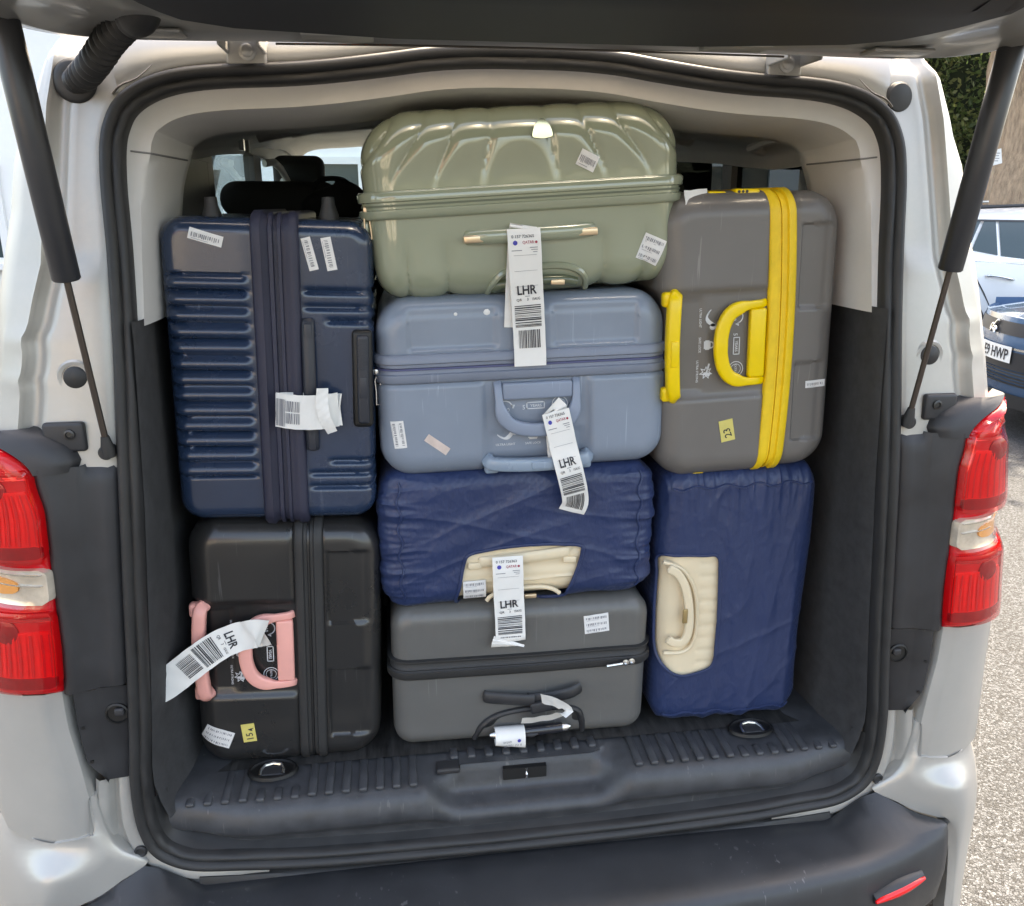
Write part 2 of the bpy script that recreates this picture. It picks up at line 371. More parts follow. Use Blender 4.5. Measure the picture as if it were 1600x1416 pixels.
    # pillar face continuing down the wall behind the trim
# dark lower lining
for s in (-1, 1):
    rows = []
    for k in range(25):
        z = lerp(.585, 1.455, k / 24); h = hw(max(z, .68)) - .031
        if z < .66: h -= .02 * ((.66 - z) / .08) ** 1.5
        rows.append([Vector((s * x, y, z)) for x, y in ((h, .012), (h - .004, .02), (h - .008, .05), (lerp(h - .015, .612, .5), .12), (.612, .24), (.61, .5), (.61, .9))])
    MB().loft(rows).build('side_lining', LINING, van, sharp=60)
    # grey inner wall above, framed round the window
    o = MB()
    def wall(y0, y1, z0, z1):
        o.box((s * (.634 if z0 > 1 else .66), (y0 + y1) / 2, (z0 + z1) / 2), (.03, y1 - y0, z1 - z0))
    wall(.16, 3.0, .2, 1.14); wall(.16, .385 if s > 0 else .777, 1.1405, 1.712); wall(.78, .84, 1.1405, 1.712); wall(1.47, 1.62, 1.1405, 1.764); wall(.16, .84, 1.7125, 1.84); wall(.8405, 3.0, 1.765, 1.89)
    wall(2.85, 3.0, 1.1405, 1.764)
    o.build('cabin_wall', CABIN, van, smooth=False)
    for (a, b), gm in (((.387, .778), GLASS_DARK if s > 0 else None), ((.842, 1.468), GLASS_CLEAR if s < 0 else GLASS_DARK), ((1.622, 2.748), GLASS_CLEAR)):
        zt_ = 1.711 if a < .8 else 1.764
        if gm: MB().box((s * .636, (a + b) / 2, (1.142 + zt_) / 2), (.005, b - a - .002, zt_ - 1.142)).build('side_window', gm, van, smooth=False)
    # grab handle and coat hook near the roof edge
    if s < 0:
        for y in (1.25, 1.33): MB().box((-.575, y - .25, 1.775), (.012, .018, .05)).build('coat_hook', METAL if y < 1.3 else BEIGE, van, smooth=False)
        MB().tube([(-.585, 1.45, 1.74), (-.56, 1.48, 1.745), (-.555, 1.6, 1.73), (-.555, 1.75, 1.70), (-.585, 1.78, 1.70)], .011, 8).build('grab_handle', BEIGE, van)
    else:
        MB().tube([(.585, .30, 1.74), (.552, .32, 1.745), (.545, .40, 1.745), (.545, .50, 1.735), (.585, .53, 1.73)], .010, 8).build('grab_handle', BEIGE, van)
rows = []
for k in range(18):
    y = lerp(.215, 2.9, k / 17); rise = .115 * smoothstep(.3, 2.2, y); row = []
    for i in up_idx[::3]:
        if CONT[i].z < 1.69: continue
        z = CONT[i].z; p = CONT[i] - CN[i] * (inset(z) - .012)
        row.append(Vector((p.x * (1 + .10 * smoothstep(.2, .5, y)), y, p.z + rise + .004 * sin(y * 9))))
    rows.append(row)
MB().loft(rows).build('headliner', HEADL, van, sharp=60)
# cross ribs of the roof lining
for y in (.75, 1.45): MB().tube([(x, y, 1.785 + .115 * smoothstep(.3, 2.2, y) - .05 * (abs(x) / .55) ** 4) for x in [k * .1 - .5 for k in range(11)]], .03, 8, flat=.5).build('roof_rib', HEADL, van)
# windscreen, header, dash
MB().box((0, 2.93, 1.915), (1.22, .06, .05)).build('windscreen_header', HEADL, van, smooth=False)
MB().add([(-.64, 2.93, 1.89), (.64, 2.93, 1.89), (.70, 3.5, 1.15), (-.70, 3.5, 1.15)], [(0, 1, 2, 3)]).build('windscreen', GLASS_CLEAR, van, smooth=False)
MB().box((0, 3.3, 1.05), (1.24, .5, .18)).build('dashboard', CABIN, van, smooth=False, bevel=.05)
MB().box((-.36, 2.90, 1.895), (.30, .10, .025)).build('sun_visor', HEADL, van, smooth=False, bevel=.012)
# seats
def rbox(mb, c, d, r, n=5, rot=None):
    """rounded block"""
    c = Vector(c); N = 2 * n + 2; hx, hy, hz = d[0] / 2, d[1] / 2, d[2] / 2; r = min(r, hx, hy, hz)
    idx = {}; V = []; Fc = []
    def par(h):
        return [-h + r * (1 - cos(pi / 2 * k / n)) for k in range(n + 1)] + [h - r * (1 - cos(pi / 2 * (n - k) / n)) for k in range(n + 1)]
    X, Y, Z = par(hx), par(hy), par(hz)
    def vid(i, j, k):
        if (i, j, k) in idx: return idx[(i, j, k)]
        p = Vector((X[i], Y[j], Z[k])); q = Vector((max(-hx + r, min(hx - r, p.x)), max(-hy + r, min(hy - r, p.y)), max(-hz + r, min(hz - r, p.z))))
        dd = p - q
        if dd.length > 1e-9: p = q + dd.normalized() * r
        if rot: p = rot @ p
        V.append(c + p); idx[(i, j, k)] = len(V) - 1; return len(V) - 1
    m_ = N - 1
    for a in range(m_):
        for b in range(m_):
            for (e0, e1) in ((0, 0), (m_, 1)):
                q = [vid(e0, a, b), vid(e0, a + 1, b), vid(e0, a + 1, b + 1), vid(e0, a, b + 1)]; Fc.append(tuple(q if e1 else q[::-1]))
                q = [vid(a, e0, b), vid(a, e0, b + 1), vid(a + 1, e0, b + 1), vid(a + 1, e0, b)]; Fc.append(tuple(q if e1 else q[::-1]))
                q = [vid(a, b, e0), vid(a + 1, b, e0), vid(a + 1, b + 1, e0), vid(a, b + 1, e0)]; Fc.append(tuple(q if e1 else q[::-1]))
    mb.add(V, [f for f in Fc if len(set(f)) == 4]); return mb
SEATM = mat('seat_fabric', (0.028, 0.027, 0.027), 0.85, 0, bump=0.3, bscale=500, var=0.2)
for hp in (on_y(468, 276, 1.8), Vector((.40, 1.8, on_y(468, 276, 1.8).z))):
    x, y = max(-.42, hp.x + .04), 1.8
    st = rbox(MB(), (x, y, 1.24), (.44, .14, .66), .06).build('seat_backrest', SEATM, van)
    rbox(MB(), (hp.x, y, hp.z), (.172, .08, .135), .032).build('headrest', SEATM, st)
    for q in (-.04, .04): MB().tube([(hp.x + q, y, hp.z - .16), (hp.x + q, y, hp.z - .04)], .007, 8).build('headrest_post', METAL, st)
rbox(MB(), (-.15, 1.12, 1.20), (.86, .15, .66), .06).build('seat_backrest', SEATM, van)
hp = on_y(440, 312, 1.0); rbox(MB(), hp, (.29, .15, .088), .042).build('headrest', SEATM, van)
MB().box((0, 1.1, .70), (1.2, .9, .1)).build('cabin_floor', LINING, van, smooth=False)
MB().box((0, 2.4, .695), (1.2, 1.5, .1)).build('cabin_floor', LINING, van, smooth=False)

# --- boot floor with moulded sill
XS = sorted(set([round(-.65 + .02 * k, 4) for k in range(66)] + [s * (.12 + .008 * k) for s in (-1, 1) for k in range(13)]))
def sill_profile(x):
    a = abs(x); c = 1 - smoothstep(.125, .205, a)                     # 1 in the lowered middle
    e = smoothstep(.50, .64, a)                                       # the ends rise to the lining
    outer = [(.004, .450), (.010, .482), (.022, .495), (.020, .520), (.008, .532), (.004, .552), (.010, .574), (.024, .588), (.05, .594), (.10, .597), (.16, .600), (.40, .600), (.80, .600)]
    mid = [(.004, .448), (.010, .480), (.022, .493), (.020, .505), (.016, .520), (.026, .535), (.046, .540), (.062, .546), (.070, .570), (.078, .592), (.10, .599), (.40, .600), (.80, .600)]
    out = []
    for (y0, z0), (y1, z1) in zip(outer, mid):
        y = lerp(y0, y1, c); z = lerp(z0, z1, c)
        out.append(Vector((x, y + e * .02, z + e * .012 * (z > .51))))
    return out
rows = [catmull(sill_profile(x), 3) for x in XS]
floor = MB().loft(rows).build('load_floor', FLOORM, van, sharp=50)
MB().add([(-.62, .105, .6035), (.62, .105, .6035), (.62, .8, .6035), (-.62, .8, .6035)], [(0, 1, 2, 3)]).build('floor_mat', CARPET, floor, smooth=False)
# moulded ribs: one shared mesh each length
def rib_mesh(ln):
    b = rbox(MB(), (0, 0, 0), (.0155, ln, .0095), .0042, n=2); return b
rib_data = {}
def rib(x, y0, y1, z):
    ln = round(y1 - y0, 3)
    if ln not in rib_data: o = rib_mesh(ln).build('rib', FLOORM, floor, world=False); rib_data[ln] = o.data
    else: o = bpy.data.objects.new('rib', rib_data[ln]); COL.objects.link(o); o.parent = floor
    o.location = Vector((x, (y0 + y1) / 2, z)) - base_of(floor)
    o.rotation_euler = (.04, 0, 0)
for s in (-1, 1):
    for k in range(14):
        x = s * (.215 + .0305 * k)
        if abs(abs(x) - .47) < .05: rib(x, .026, .056, .5925)
        else: rib(x, .026, .116, .596)
for k in range(9): rib(-.135 + .034 * k, .086, .116, .6005)
# tie-down rings
for x in (-.475, .467):
    el = lambda a_, b_, z_: [Vector((x + a_ * cos(2 * pi * k / 28), .097 + b_ * sin(2 * pi * k / 28), z_)) for k in range(28)]
    MB().loft([el(.047, .031, .601), el(.045, .029, .6065), el(.041, .026, .6075), el(.038, .0235, .605), el(.036, .022, .6045)], closed_u=True, cap=True).build('tie_down_well', mat('well_black', (.006, .006, .006), .5), floor)
    MB().tube([(x - .021, .080, .6045), (x - .021, .096, .6055), (x - .015, .108, .6065), (x, .112, .607), (x + .015, .108, .6065), (x + .021, .096, .6055), (x + .021, .080, .6045)], .0036, 8).build('tie_down_ring', METAL, floor)
    rbox(MB(), (x, .092, .6045), (.036, .026, .005), .002, 2).build('tie_down_flap', BLACKP, floor)
# latch opening in the sill with its striker
lt = MB().box((-.001, .0685, .572), (.084, .012, .024)).build('latch_opening', mat('latch_dark', (.006, .006, .006), .6), floor, smooth=False)
MB().tube([(.002, .0615, .561), (.002, .060, .572), (.002, .0615, .584)], .0028, 8).build('latch_striker', METAL, floor)
MB().box((-.148, .072, .594), (.045, .03, .012)).build('sill_clip', BLACKP, floor, smooth=False, bevel=.004)

# --- exterior: pillars beside the opening
def gro(z): return interp([(1.25, .766), (1.319, .753), (1.41, .738), (1.486, .717), (1.539, .700), (1.64, .688), (1.756, .674), (1.86, .650)], z)
def sil(z): return interp([(1.2, .850), (1.248, .838), (1.37, .818), (1.476, .798), (1.61, .766), (1.684, .755), (1.766, .724), (1.845, .692), (1.90, .655)], z)
for s in (-1, 1):
    rows = []
    for k in range(61):
        z = lerp(1.235, 1.862, k / 60)
        h = hw(z) if z < 1.75 else interp([(1.75, .611), (1.77, .597), (1.79, .568), (1.81, .50), (1.825, .42), (1.862, .42)], z)
        g_, q = gro(z), sil(z); Y = yr(z)
        st = .007 * smoothstep(1.515, 1.535, z) - .004 * math.exp(-((z - 1.535) / .012) ** 2)    # pressed step across the pillar
        wob = .006 * math.exp(-((z - 1.43) / .012) ** 2) + .004 * math.exp(-((z - 1.37) / .01) ** 2)   # notches in the gutter
        g_ += wob
        top = smoothstep(1.82, 1.862, z) * .03
        row = [(h - .008, Y + .010), (h + .004, Y + .002), (h + .016, Y - .001 + st), (lerp(h, g_, .5), Y + .000 + st), (g_ - .020, Y + .001 + st), (g_ - .012, Y + .003 + st * .5),
               (g_ - .006, Y + .010), (g_ + .001, Y + .016), (g_ + .010, Y + .014), (g_ + .016, Y + .002), (g_ + .021, Y - .003), (g_ + .026, Y + .001),
               (lerp(g_ + .026, q, .5), Y + .008), (q - .012, Y + .022), (q + .006, Y + .040), (q + .014, Y + .065), (q + .022, Y + .16), (q + .026, .62)]
        rows.append([Vector((s * x, y + top, zz)) for x, y in row for zz in (z,)])
    pil = MB().loft(rows).build('pillar_panel', SILVER_IN, van, sharp=70)
    # blanking plug
    hz, hx = 1.373, .690
    pl = MB().lathe((s * hx, yr(hz) + .004, hz), (0, -1, 0), [(.027, -.003), (.027, .002), (.024, .005), (.019, .004), (.018, .001)], 28).build('plug_ring', SILVER, van)
    MB().lathe((s * hx, yr(hz) + .002, hz), (0, -1, 0), [(.017, -.002), (.017, .003), (.014, .0055), (.0, .006)], 24).build('blanking_plug', RUBBER, pl)
    # leaf-trap rust seam by the roof corner
    MB().tube(catmull([(s * .606, yr(1.78) + .002, 1.774), (s * .592, yr(1.78) + .001, 1.786), (s * .570, yr(1.8) + .001, 1.796), (s * .548, yr(1.82) + .002, 1.815)], 4), .0030, 8, flat=.5).build('sealant_bead', mat('sealant', (.30, .27, .24), .7, var=.5, vscale=90), van)
# roof lip between the seal and the hinged edge of the tailgate, and the roof itself
rows = []
lip = sorted([i for i in range(NC) if CONT[i].z > 1.77], key=lambda i: CONT[i].x)
for i in lip:
    a = cp(i, -.004, .010); x = a.x * 1.02
    zt = 1.868 - .012 * (abs(x) / .5) ** 2
    rows.append([a, cp(i, .004, .001), Vector((x, yr(1.85) - .004, lerp(a.z + .006, zt, .45))), Vector((x, yr(1.85) + .004, zt)), Vector((x * 1.06, yr(1.85) + .05, zt + .022)), Vector((x * 1.1, .30, zt + .045))])
MB().loft(rows).build('roof_lip', SILVER, van, sharp=70)
rows = []
for k in range(25):
    x = lerp(-1, 1, k / 24); ax = abs(x); X = .68 * x
    zt = 1.93 - .03 * (ax ** 2) - (.05 * smoothstep(.86, 1.0, ax))
    rows.append([Vector((X * 1.0, y, zt + .045 * smoothstep(.3, 1.3, y) - .02 * smoothstep(.4, .16, y))) for y in (.155, .25, .5, 1.2, 2.0, 2.6, 3.1)])
MB().loft(rows).build('roof', SILVER, van, sharp=60)
# outer sides: lower panel and the window frames, open at the windows
def side_x(z): return interp([(.20, .89), (.35, .945), (.62, .946), (.77, .932), (.9, .925), (1.12, .893), (1.25, .866), (1.5, .805), (1.72, .738), (1.86, .69)], z)
for s in (-1, 1):
    def strip(y0, y1, z0, z1, nm):
        rows = []
        for k in range(9):
            z = lerp(z0, z1, k / 8); x = side_x(z)
            rows.append([Vector((s * (x + .035 * smoothstep(.2, .8, y)), y, z)) for y in [lerp(y0, y1, j / 10) for j in range(11)]] + [Vector((s * (x - .03), y1, z))])
        MB().loft(rows).build(nm, SILVER, van, sharp=60)
    strip(.20, 4.4, .22, 1.13, 'side_panel'); strip(.30, .40, 1.131, 1.72, 'window_pillar'); strip(1.30, 1.42, 1.131, 1.72, 'window_pillar'); strip(.3, 1.30, 1.721, 1.88, 'roof_rail_panel'); strip(1.301, 3.0, 1.80, 1.90, 'roof_rail_panel')
    for (a, b) in ((.40, 1.30),):
        rows = [[Vector((s * (side_x(z) + .035 * smoothstep(.2, .8, y) - .01), y, z)) for y in (a, (a + b) / 2, b)] for z in (1.131, 1.4, 1.72)]
        MB().loft(rows).build('outer_window', GLASS_DARK, van, smooth=True)
    wm = MB().lathe((s * .86, 3.55, .34), (s, 0, 0), [(.0, -.1), (.33, -.1), (.345, -.05), (.345, .05), (.33, .09), (.2, .07), (.0, .06)], 28).build('wheel', RUBBER, van)
    wm = MB().lathe((s * .86, .95, .34), (s, 0, 0), [(.0, -.1), (.33, -.1), (.345, -.05), (.345, .05), (.33, .09), (.2, .07), (.0, .06)], 28).build('wheel', RUBBER, van)
rows = [[Vector((x, 3.1 + 1.3 * t, lerp(1.15, .98, t) - .08 * abs(x) ** 2)) for x in (-.9, -.5, 0, .5, .9)] for t in (.2, .5, .8, 1.0)] + [[Vector((x, 4.55, z)) for x in (-.85, -.5, 0, .5, .85)] for z in (.8, .25)]
MB().loft(rows).build('bonnet', SILVER, van)

# --- black plastics beside the lamps
LI = [(1.30, .735), (1.25, .738), (1.15, .742), (1.05, .746), (.95, .750), (.87, .757), (.80, .758), (.72, .752), (.62, .745)]
def lamp_in(z): return interp([(a, b) for a, b in LI], z)
def lamp_x0(z): return lamp_in(z) + .004 + .010 * smoothstep(1.17, 1.23, z) + .085 * max(0, (z - 1.225) / .07) ** 2.2
for s in (-1, 1):
    rows = []
    for k in range(31):
        z = lerp(.868, 1.243, k / 30); h = hw(z); L_ = lamp_in(z); t = smoothstep(1.242, 1.222, z) ** .5; q = lerp(h, L_, .52); L_ = max(L_, lamp_x0(z) - .002)
        row = [(h - .006, .012), (h + .003, .004 - .004 * t), (h + .008, .004 - .012 * t), (lerp(h, q, .5), .004 - .014 * t), (q - .004, .004 - .014 * t), (q + .003, -.014), (q + .008, -.015),
               (L_ - .016, -.024), (L_ - .006, -.029), (L_ + .004, -.023), (L_ + .008, .02)]
        rows.append([Vector((s * x, y + yr(z), z)) for x, y in row])
    sr = MB().loft(rows).build('lamp_surround', BLACKP, van, sharp=60)
    # swept cap above the lamp and its screw bracket
    rows = []
    for k in range(15):
        z = lerp(1.236, 1.300, k / 14); xi = interp([(1.236, .700), (1.250, .694), (1.272, .702), (1.290, .724), (1.298, .752), (1.302, .775)], z); xo = lamp_x0(z) + .006
        b = .030 * sqrt(max(0.0, 1 - (max(0, z - 1.246) / .057) ** 2.2)); Y = yr(z)
        row = [(xi - .002, .014), (xi, .004 - b * .2), (lerp(xi, xo, .15), .002 - b * .7), (lerp(xi, xo, .45), .002 - b), (lerp(xi, xo, .75), .002 - b * 1.0), (xo - .006, .002 - b * 1.05), (xo, .008 - b * .8), (xo + .004, .03)]
        rows.append([Vector((s * x, y + Y + .045 * smoothstep(.80, .90, x), z)) for x, y in row])
    MB().loft(rows).build('lamp_cap', BLACKP, van, sharp=60)
    br = rbox(MB(), (s * .712, yr(1.285) - .003, 1.286), (.060, .014, .046), .006, 3).build('bracket', BLACKP, van)
    MB().lathe((s * .703, yr(1.285) - .010, 1.291), (0, -1, 0), [(.008, 0), (.008, .003), (.005, .004), (.004, .002)], 16).build('screw', DARKMETAL, br)
    # lower inner plastic with its catch
    rows = []
    for k in range(17):
        z = lerp(.690, .865, k / 16); h = hw(z); L_ = lamp_in(z) - .002; q = lerp(h, L_, .55)
        if z < .74: L_ = lerp(h + .03, L_, smoothstep(.68, .74, z))
        row = [(h - .006, .012), (h + .004, -.004), (q, -.007), (q + .004, -.011), (L_ - .004, -.020), (L_, -.014), (L_ + .002, .01)]
        rows.append([Vector((s * x, y, z)) for x, y in row])
    lp = MB().loft(rows).build('lower_pillar_trim', BLACKP, van, sharp=60)
    MB().lathe((s * (hw(.815) + .018), -.006, .815), (0, -1, 0), [(.019, -.002), (.019, .0015), (.016, .003), (.0155, .0005)], 24).build('catch_well', mat('well_black', (0, 0, 0)), lp)
    rbox(MB(), (s * (hw(.815) + .013), -.010, .820), (.016, .008, .014), .004, 3).build('catch', BLACKP, lp)
    for zz in (.80, .735): MB().lathe((s * (lamp_in(zz) - .012), -.0175, zz), (s * -.3, -1, 0), [(.003, 0), (.003, .002), (0, .002)], 10).build('clip_hole', mat('well_black', (0, 0, 0)), lp)

# --- tail lamps
def lamp_row(z, s, d=0.0):
    """horizontal section of the lamp glass, d metres proud"""
    L_ = lamp_in(z) + .004; Y = yr(z); top = smoothstep(1.215, 1.275, z); m = math.exp(-((z - 1.060) / .036) ** 4) * .014     # waist at the indicator
    sx = side_x(z) + .012 - m; x0 = lamp_x0(z)
    P = [(x0, Y - .006), (x0 + .004, Y - .024 - d), (x0 + .016, Y - .030 - d + m * .3), (lerp(x0, sx, .32), Y - .030 - d + m * .8), (lerp(x0, sx, .55), Y - .016 - d + m), (lerp(x0, sx, .76), Y + .012 - d + m), (sx - .014 + d * .5, Y + .050 + m * .5),
         (sx + d, Y + .095), (sx + d, Y + .15), (sx - .02, Y + .17)]
    return [Vector((s * x, y + .05 * top * (j > 3) * .4, z)) for j, (x, y) in enumerate(P)]
def lamp_patch(s, z0, z1, u0, u1, d, nz=10, nu=10, r=.25):
    """raised piece on the lamp face between heights and fractions across, rounded corners"""
    rows = []
    for k in range(nz + 1):
        t = k / nz; z = lerp(z0, z1, t); R = catmull(lamp_row(z, s, d), 4); n = len(R) - 1
        e = 1.0; v_ = abs(2 * t - 1); cut = 0
        if v_ > 1 - r: cut = r * .5 * (1 - sqrt(max(0, 1 - ((v_ - 1 + r) / r) ** 2)))
        a, b = u0 + (u1 - u0) * cut * .6, u1 - (u1 - u0) * cut * .6; row = []
        for j in range(nu + 1):
            u = lerp(a, b, j / nu) * n; i = min(n - 1, int(u)); p = R[i].lerp(R[i + 1], u - i)
            row.append(p)
        rows.append(row)
    return rows
def patch_solid(rows, th):
    """sheet with rim pushed back into the lamp"""
    n, m_ = len(rows), len(rows[0]); mb = MB().loft(rows)
    ring = [rows[0][j] for j in range(m_)] + [rows[i][-1] for i in range(1, n)] + [rows[-1][j] for j in range(m_ - 2, -1, -1)] + [rows[i][0] for i in range(n - 2, 0, -1)]
    c = sum(ring, Vector()) / len(ring)
    back = [p + Vector((-math.copysign(th * .5, p.x), th, 0)) for p in ring]
    mb.loft([ring + ring[:1], back + back[:1]])
    return mb
for s in (-1, 1):
    Z0, Z1 = .866, 1.292; rows = []
    for k in range(61):
        z = lerp(Z0, Z1, k / 60); r_ = lamp_row(z, s)
        e = smoothstep(-.012, .012, z - Z0) * smoothstep(0, .012, Z1 - z)
        r_ = [Vector((p.x, lerp(.03, p.y, .35 + .65 * e) if j < 7 else p.y, p.z)) for j, p in enumerate(r_)]
        rows.append(catmull(r_, 3))
    lamp = MB().loft(rows).build('tail_lamp', REDLENS, van, sharp=50)
    lamp['label'] = 'red tail lamp with clear indicator band'
    for (a, b) in ((1.105, 1.245), (.885, 1.018)):
        patch_solid(lamp_patch(s, a, b, .14, .80, .006), .01).build('lens_frame', REDLENS, lamp)
        patch_solid(lamp_patch(s, a + .012, b - .030, .18, .52, .0085), .006).build('reflector', REDBRIGHT, lamp)
        patch_solid(lamp_patch(s, a + .010, b - .012, .54, .76, .0085), .006).build('dark_lens', REDDEEP, lamp)
        patch_solid(lamp_patch(s, a + .004, a + .024, .17, .56, .0092, r=.4), .006).build('dark_lens', REDDEEP, lamp)
        q = lamp_row(b - .030, s, .01); pc = q[3].lerp(q[4], .5)
        MB().lathe(pc, (s * .2, -1, 0), [(.020, -.004), (.020, .001), (.013, .0035), (0, .0045)], 24).build('bulb', REDDEEP, lamp)
    for (a, b) in ((1.105, 1.245), (.885, 1.018)):
        for q in range(14):
            u = .19 + .023 * q; MB().loft(lamp_patch(s, a + .026, b - .034, u, u + .012, .0100, 4, 2, .2)).build('reflector_flute', REDBRIGHT if q % 2 else REDLENS, lamp)
        for (u0, u1, z0, z1) in ((.150, .160, a + .006, b - .006), (.780, .790, a + .01, b - .01), (.15, .79, b - .012, b - .006)):
            MB().loft(lamp_patch(s, z0, z1, u0, u1, .0102, 8, 8, .1)).build('chrome_bezel', mat('red_chrome', (.75, .10, .10), .12, .9), lamp)
    patch_solid(lamp_patch(s, 1.102, 1.266, .10, .84, .0150, 16, 14, .3), .012).build('lens_cover', GLASS_RED, lamp)
    patch_solid(lamp_patch(s, .884, 1.022, .10, .84, .0150, 16, 14, .3), .012).build('lens_cover', GLASS_RED, lamp)
    ind = patch_solid(lamp_patch(s, 1.032, 1.090, .13, .74, .010, r=.5), .012).build('indicator_lens', CLEARL, lamp)
    MB().loft(lamp_patch(s, 1.030, 1.092, .12, .76, .0168, 10, 14, .5)).build('lens_cover', GLASS_LENS, ind)
    patch_solid(lamp_patch(s, 1.047, 1.074, .34, .66, .0125, r=.9), .004).build('indicator_bulb', AMBER, ind)
    for zz in (1.064, 1.082): patch_solid(lamp_patch(s, zz - .0010, zz + .0010, .20, .46, .0130, 3), .003).build('indicator_rib', METAL, ind)
    # silver quarter panel below the lamp
    rows = []
    for k in range(21):
        z = lerp(.585, .872, k / 20); L_ = lamp_in(z) + .006 - .004 * smoothstep(.864, .7, z); sx = side_x(z) + .008; e = .004
        row = [(L_ - .002, .02), (L_, -.014), (L_ + .004, -.022), (L_ + .026, -.027), (L_ + .030, -.0285), (lerp(L_, sx, .35), -.026), (lerp(L_, sx, .55), -.012), (lerp(L_, sx, .78), .018), (sx - .012, .062), (sx, .11), (sx + .004, .2)]
        rows.append([Vector((s * x, y, z + (.018 * ((x - .83) / .1) ** 2 - .004) * (1 - k / 20))) for x, y in row])
    rows.insert(0, [p + Vector((-s * .006, .012, .002)) for p in rows[0]])
    MB().loft(rows).build('quarter_panel', SILVER, van, sharp=35)
    # pressed silver channel round the lower corner of the opening
    idx = sorted([i for i in range(NC) if CONT[i].z < .70 and CONT[i].x * s > .46], key=lambda i: -CONT[i].z)
    pr = [(-.006, .012), (.004, -.002), (.022, -.004), (.026, -.002), (.028, .004), (.036, .006), (.040, .002), (.043, -.008), (.052, -.012), (.060, -.014), (.070, -.006)]
    rows = []
    for i in idx:
        t = smoothstep(.70, .56, CONT[i].z); sc_ = lerp(.78, 1.0, t) * lerp(1.0, .45, smoothstep(.60, .47, abs(CONT[i].x)) * (CONT[i].z < .53))
        rows.append([cp(i, d * sc_ if d > 0 else d, dy) for d, dy in pr])
    MB().loft(rows).build('corner_channel', SILVER_IN, van, sharp=60)
    ci = min(idx, key=lambda i: abs(CONT[i].z - .545)); c_ = cp(ci, .014, -.004)
    MB().lathe(c_, (0, -1, 0), [(.011, 0), (.011, .003), (.008, .005), (.006, .003), (0, .003)], 20).build('screw_cap', RUBBER, van)

# --- bumper: black step in the middle, silver corners
BI = [(on_y(*q).x, on_y(*q).y, on_y(*q).z) for q in ((1364, 1234, -.010), (1400, 1252, -.028), (1430, 1267, -.043), (1465, 1277, -.056), (1489, 1288, -.060))]
def bump_y(x): return interp([(0, -.172), (.25, -.168), (.45, -.155), (.60, -.137), (.72, -.112), (.78, -.097), (.800, -.088), (.812, -.070)], abs(x))
rows = []; XB = [-.812, -.809, -.804, -.797] + [k * .0196 - .784 for k in range(81)] + [.797, .804, .809, .812]
for x in XB:
    yb = bump_y(x); e = smoothstep(.60, .80, abs(x)); zt = .455 + .025 * e - .012 * smoothstep(.80, .812, abs(x)); inn = interp([(.60, -.006)] + [(a, b) for a, b, c in BI], abs(x)); zi = interp([(.60, zt)] + [(a, c - .002) for a, b, c in BI], abs(x))
    row = [(inn + .012, zi - .05), (inn + .006, zi - .006), (inn - .002, zi), (lerp(inn, yb, .30), lerp(zi, zt, .6)), (lerp(inn, yb, .70), zt - .003), (yb + min(.020, .24 * (inn - yb)), zt - .007), (yb + min(.008, .10 * (inn - yb)), zt - .013), (yb, zt - .024), (yb - .004, zt - .045), (yb - .006, zt - .10), (yb + .004, zt - .17), (yb + .04, zt - .24)]
    rows.append([Vector((x, y, z)) for y, z in row])
bump = MB().loft(rows, cap=True).build('bumper', BUMPERM, van, sharp=60)
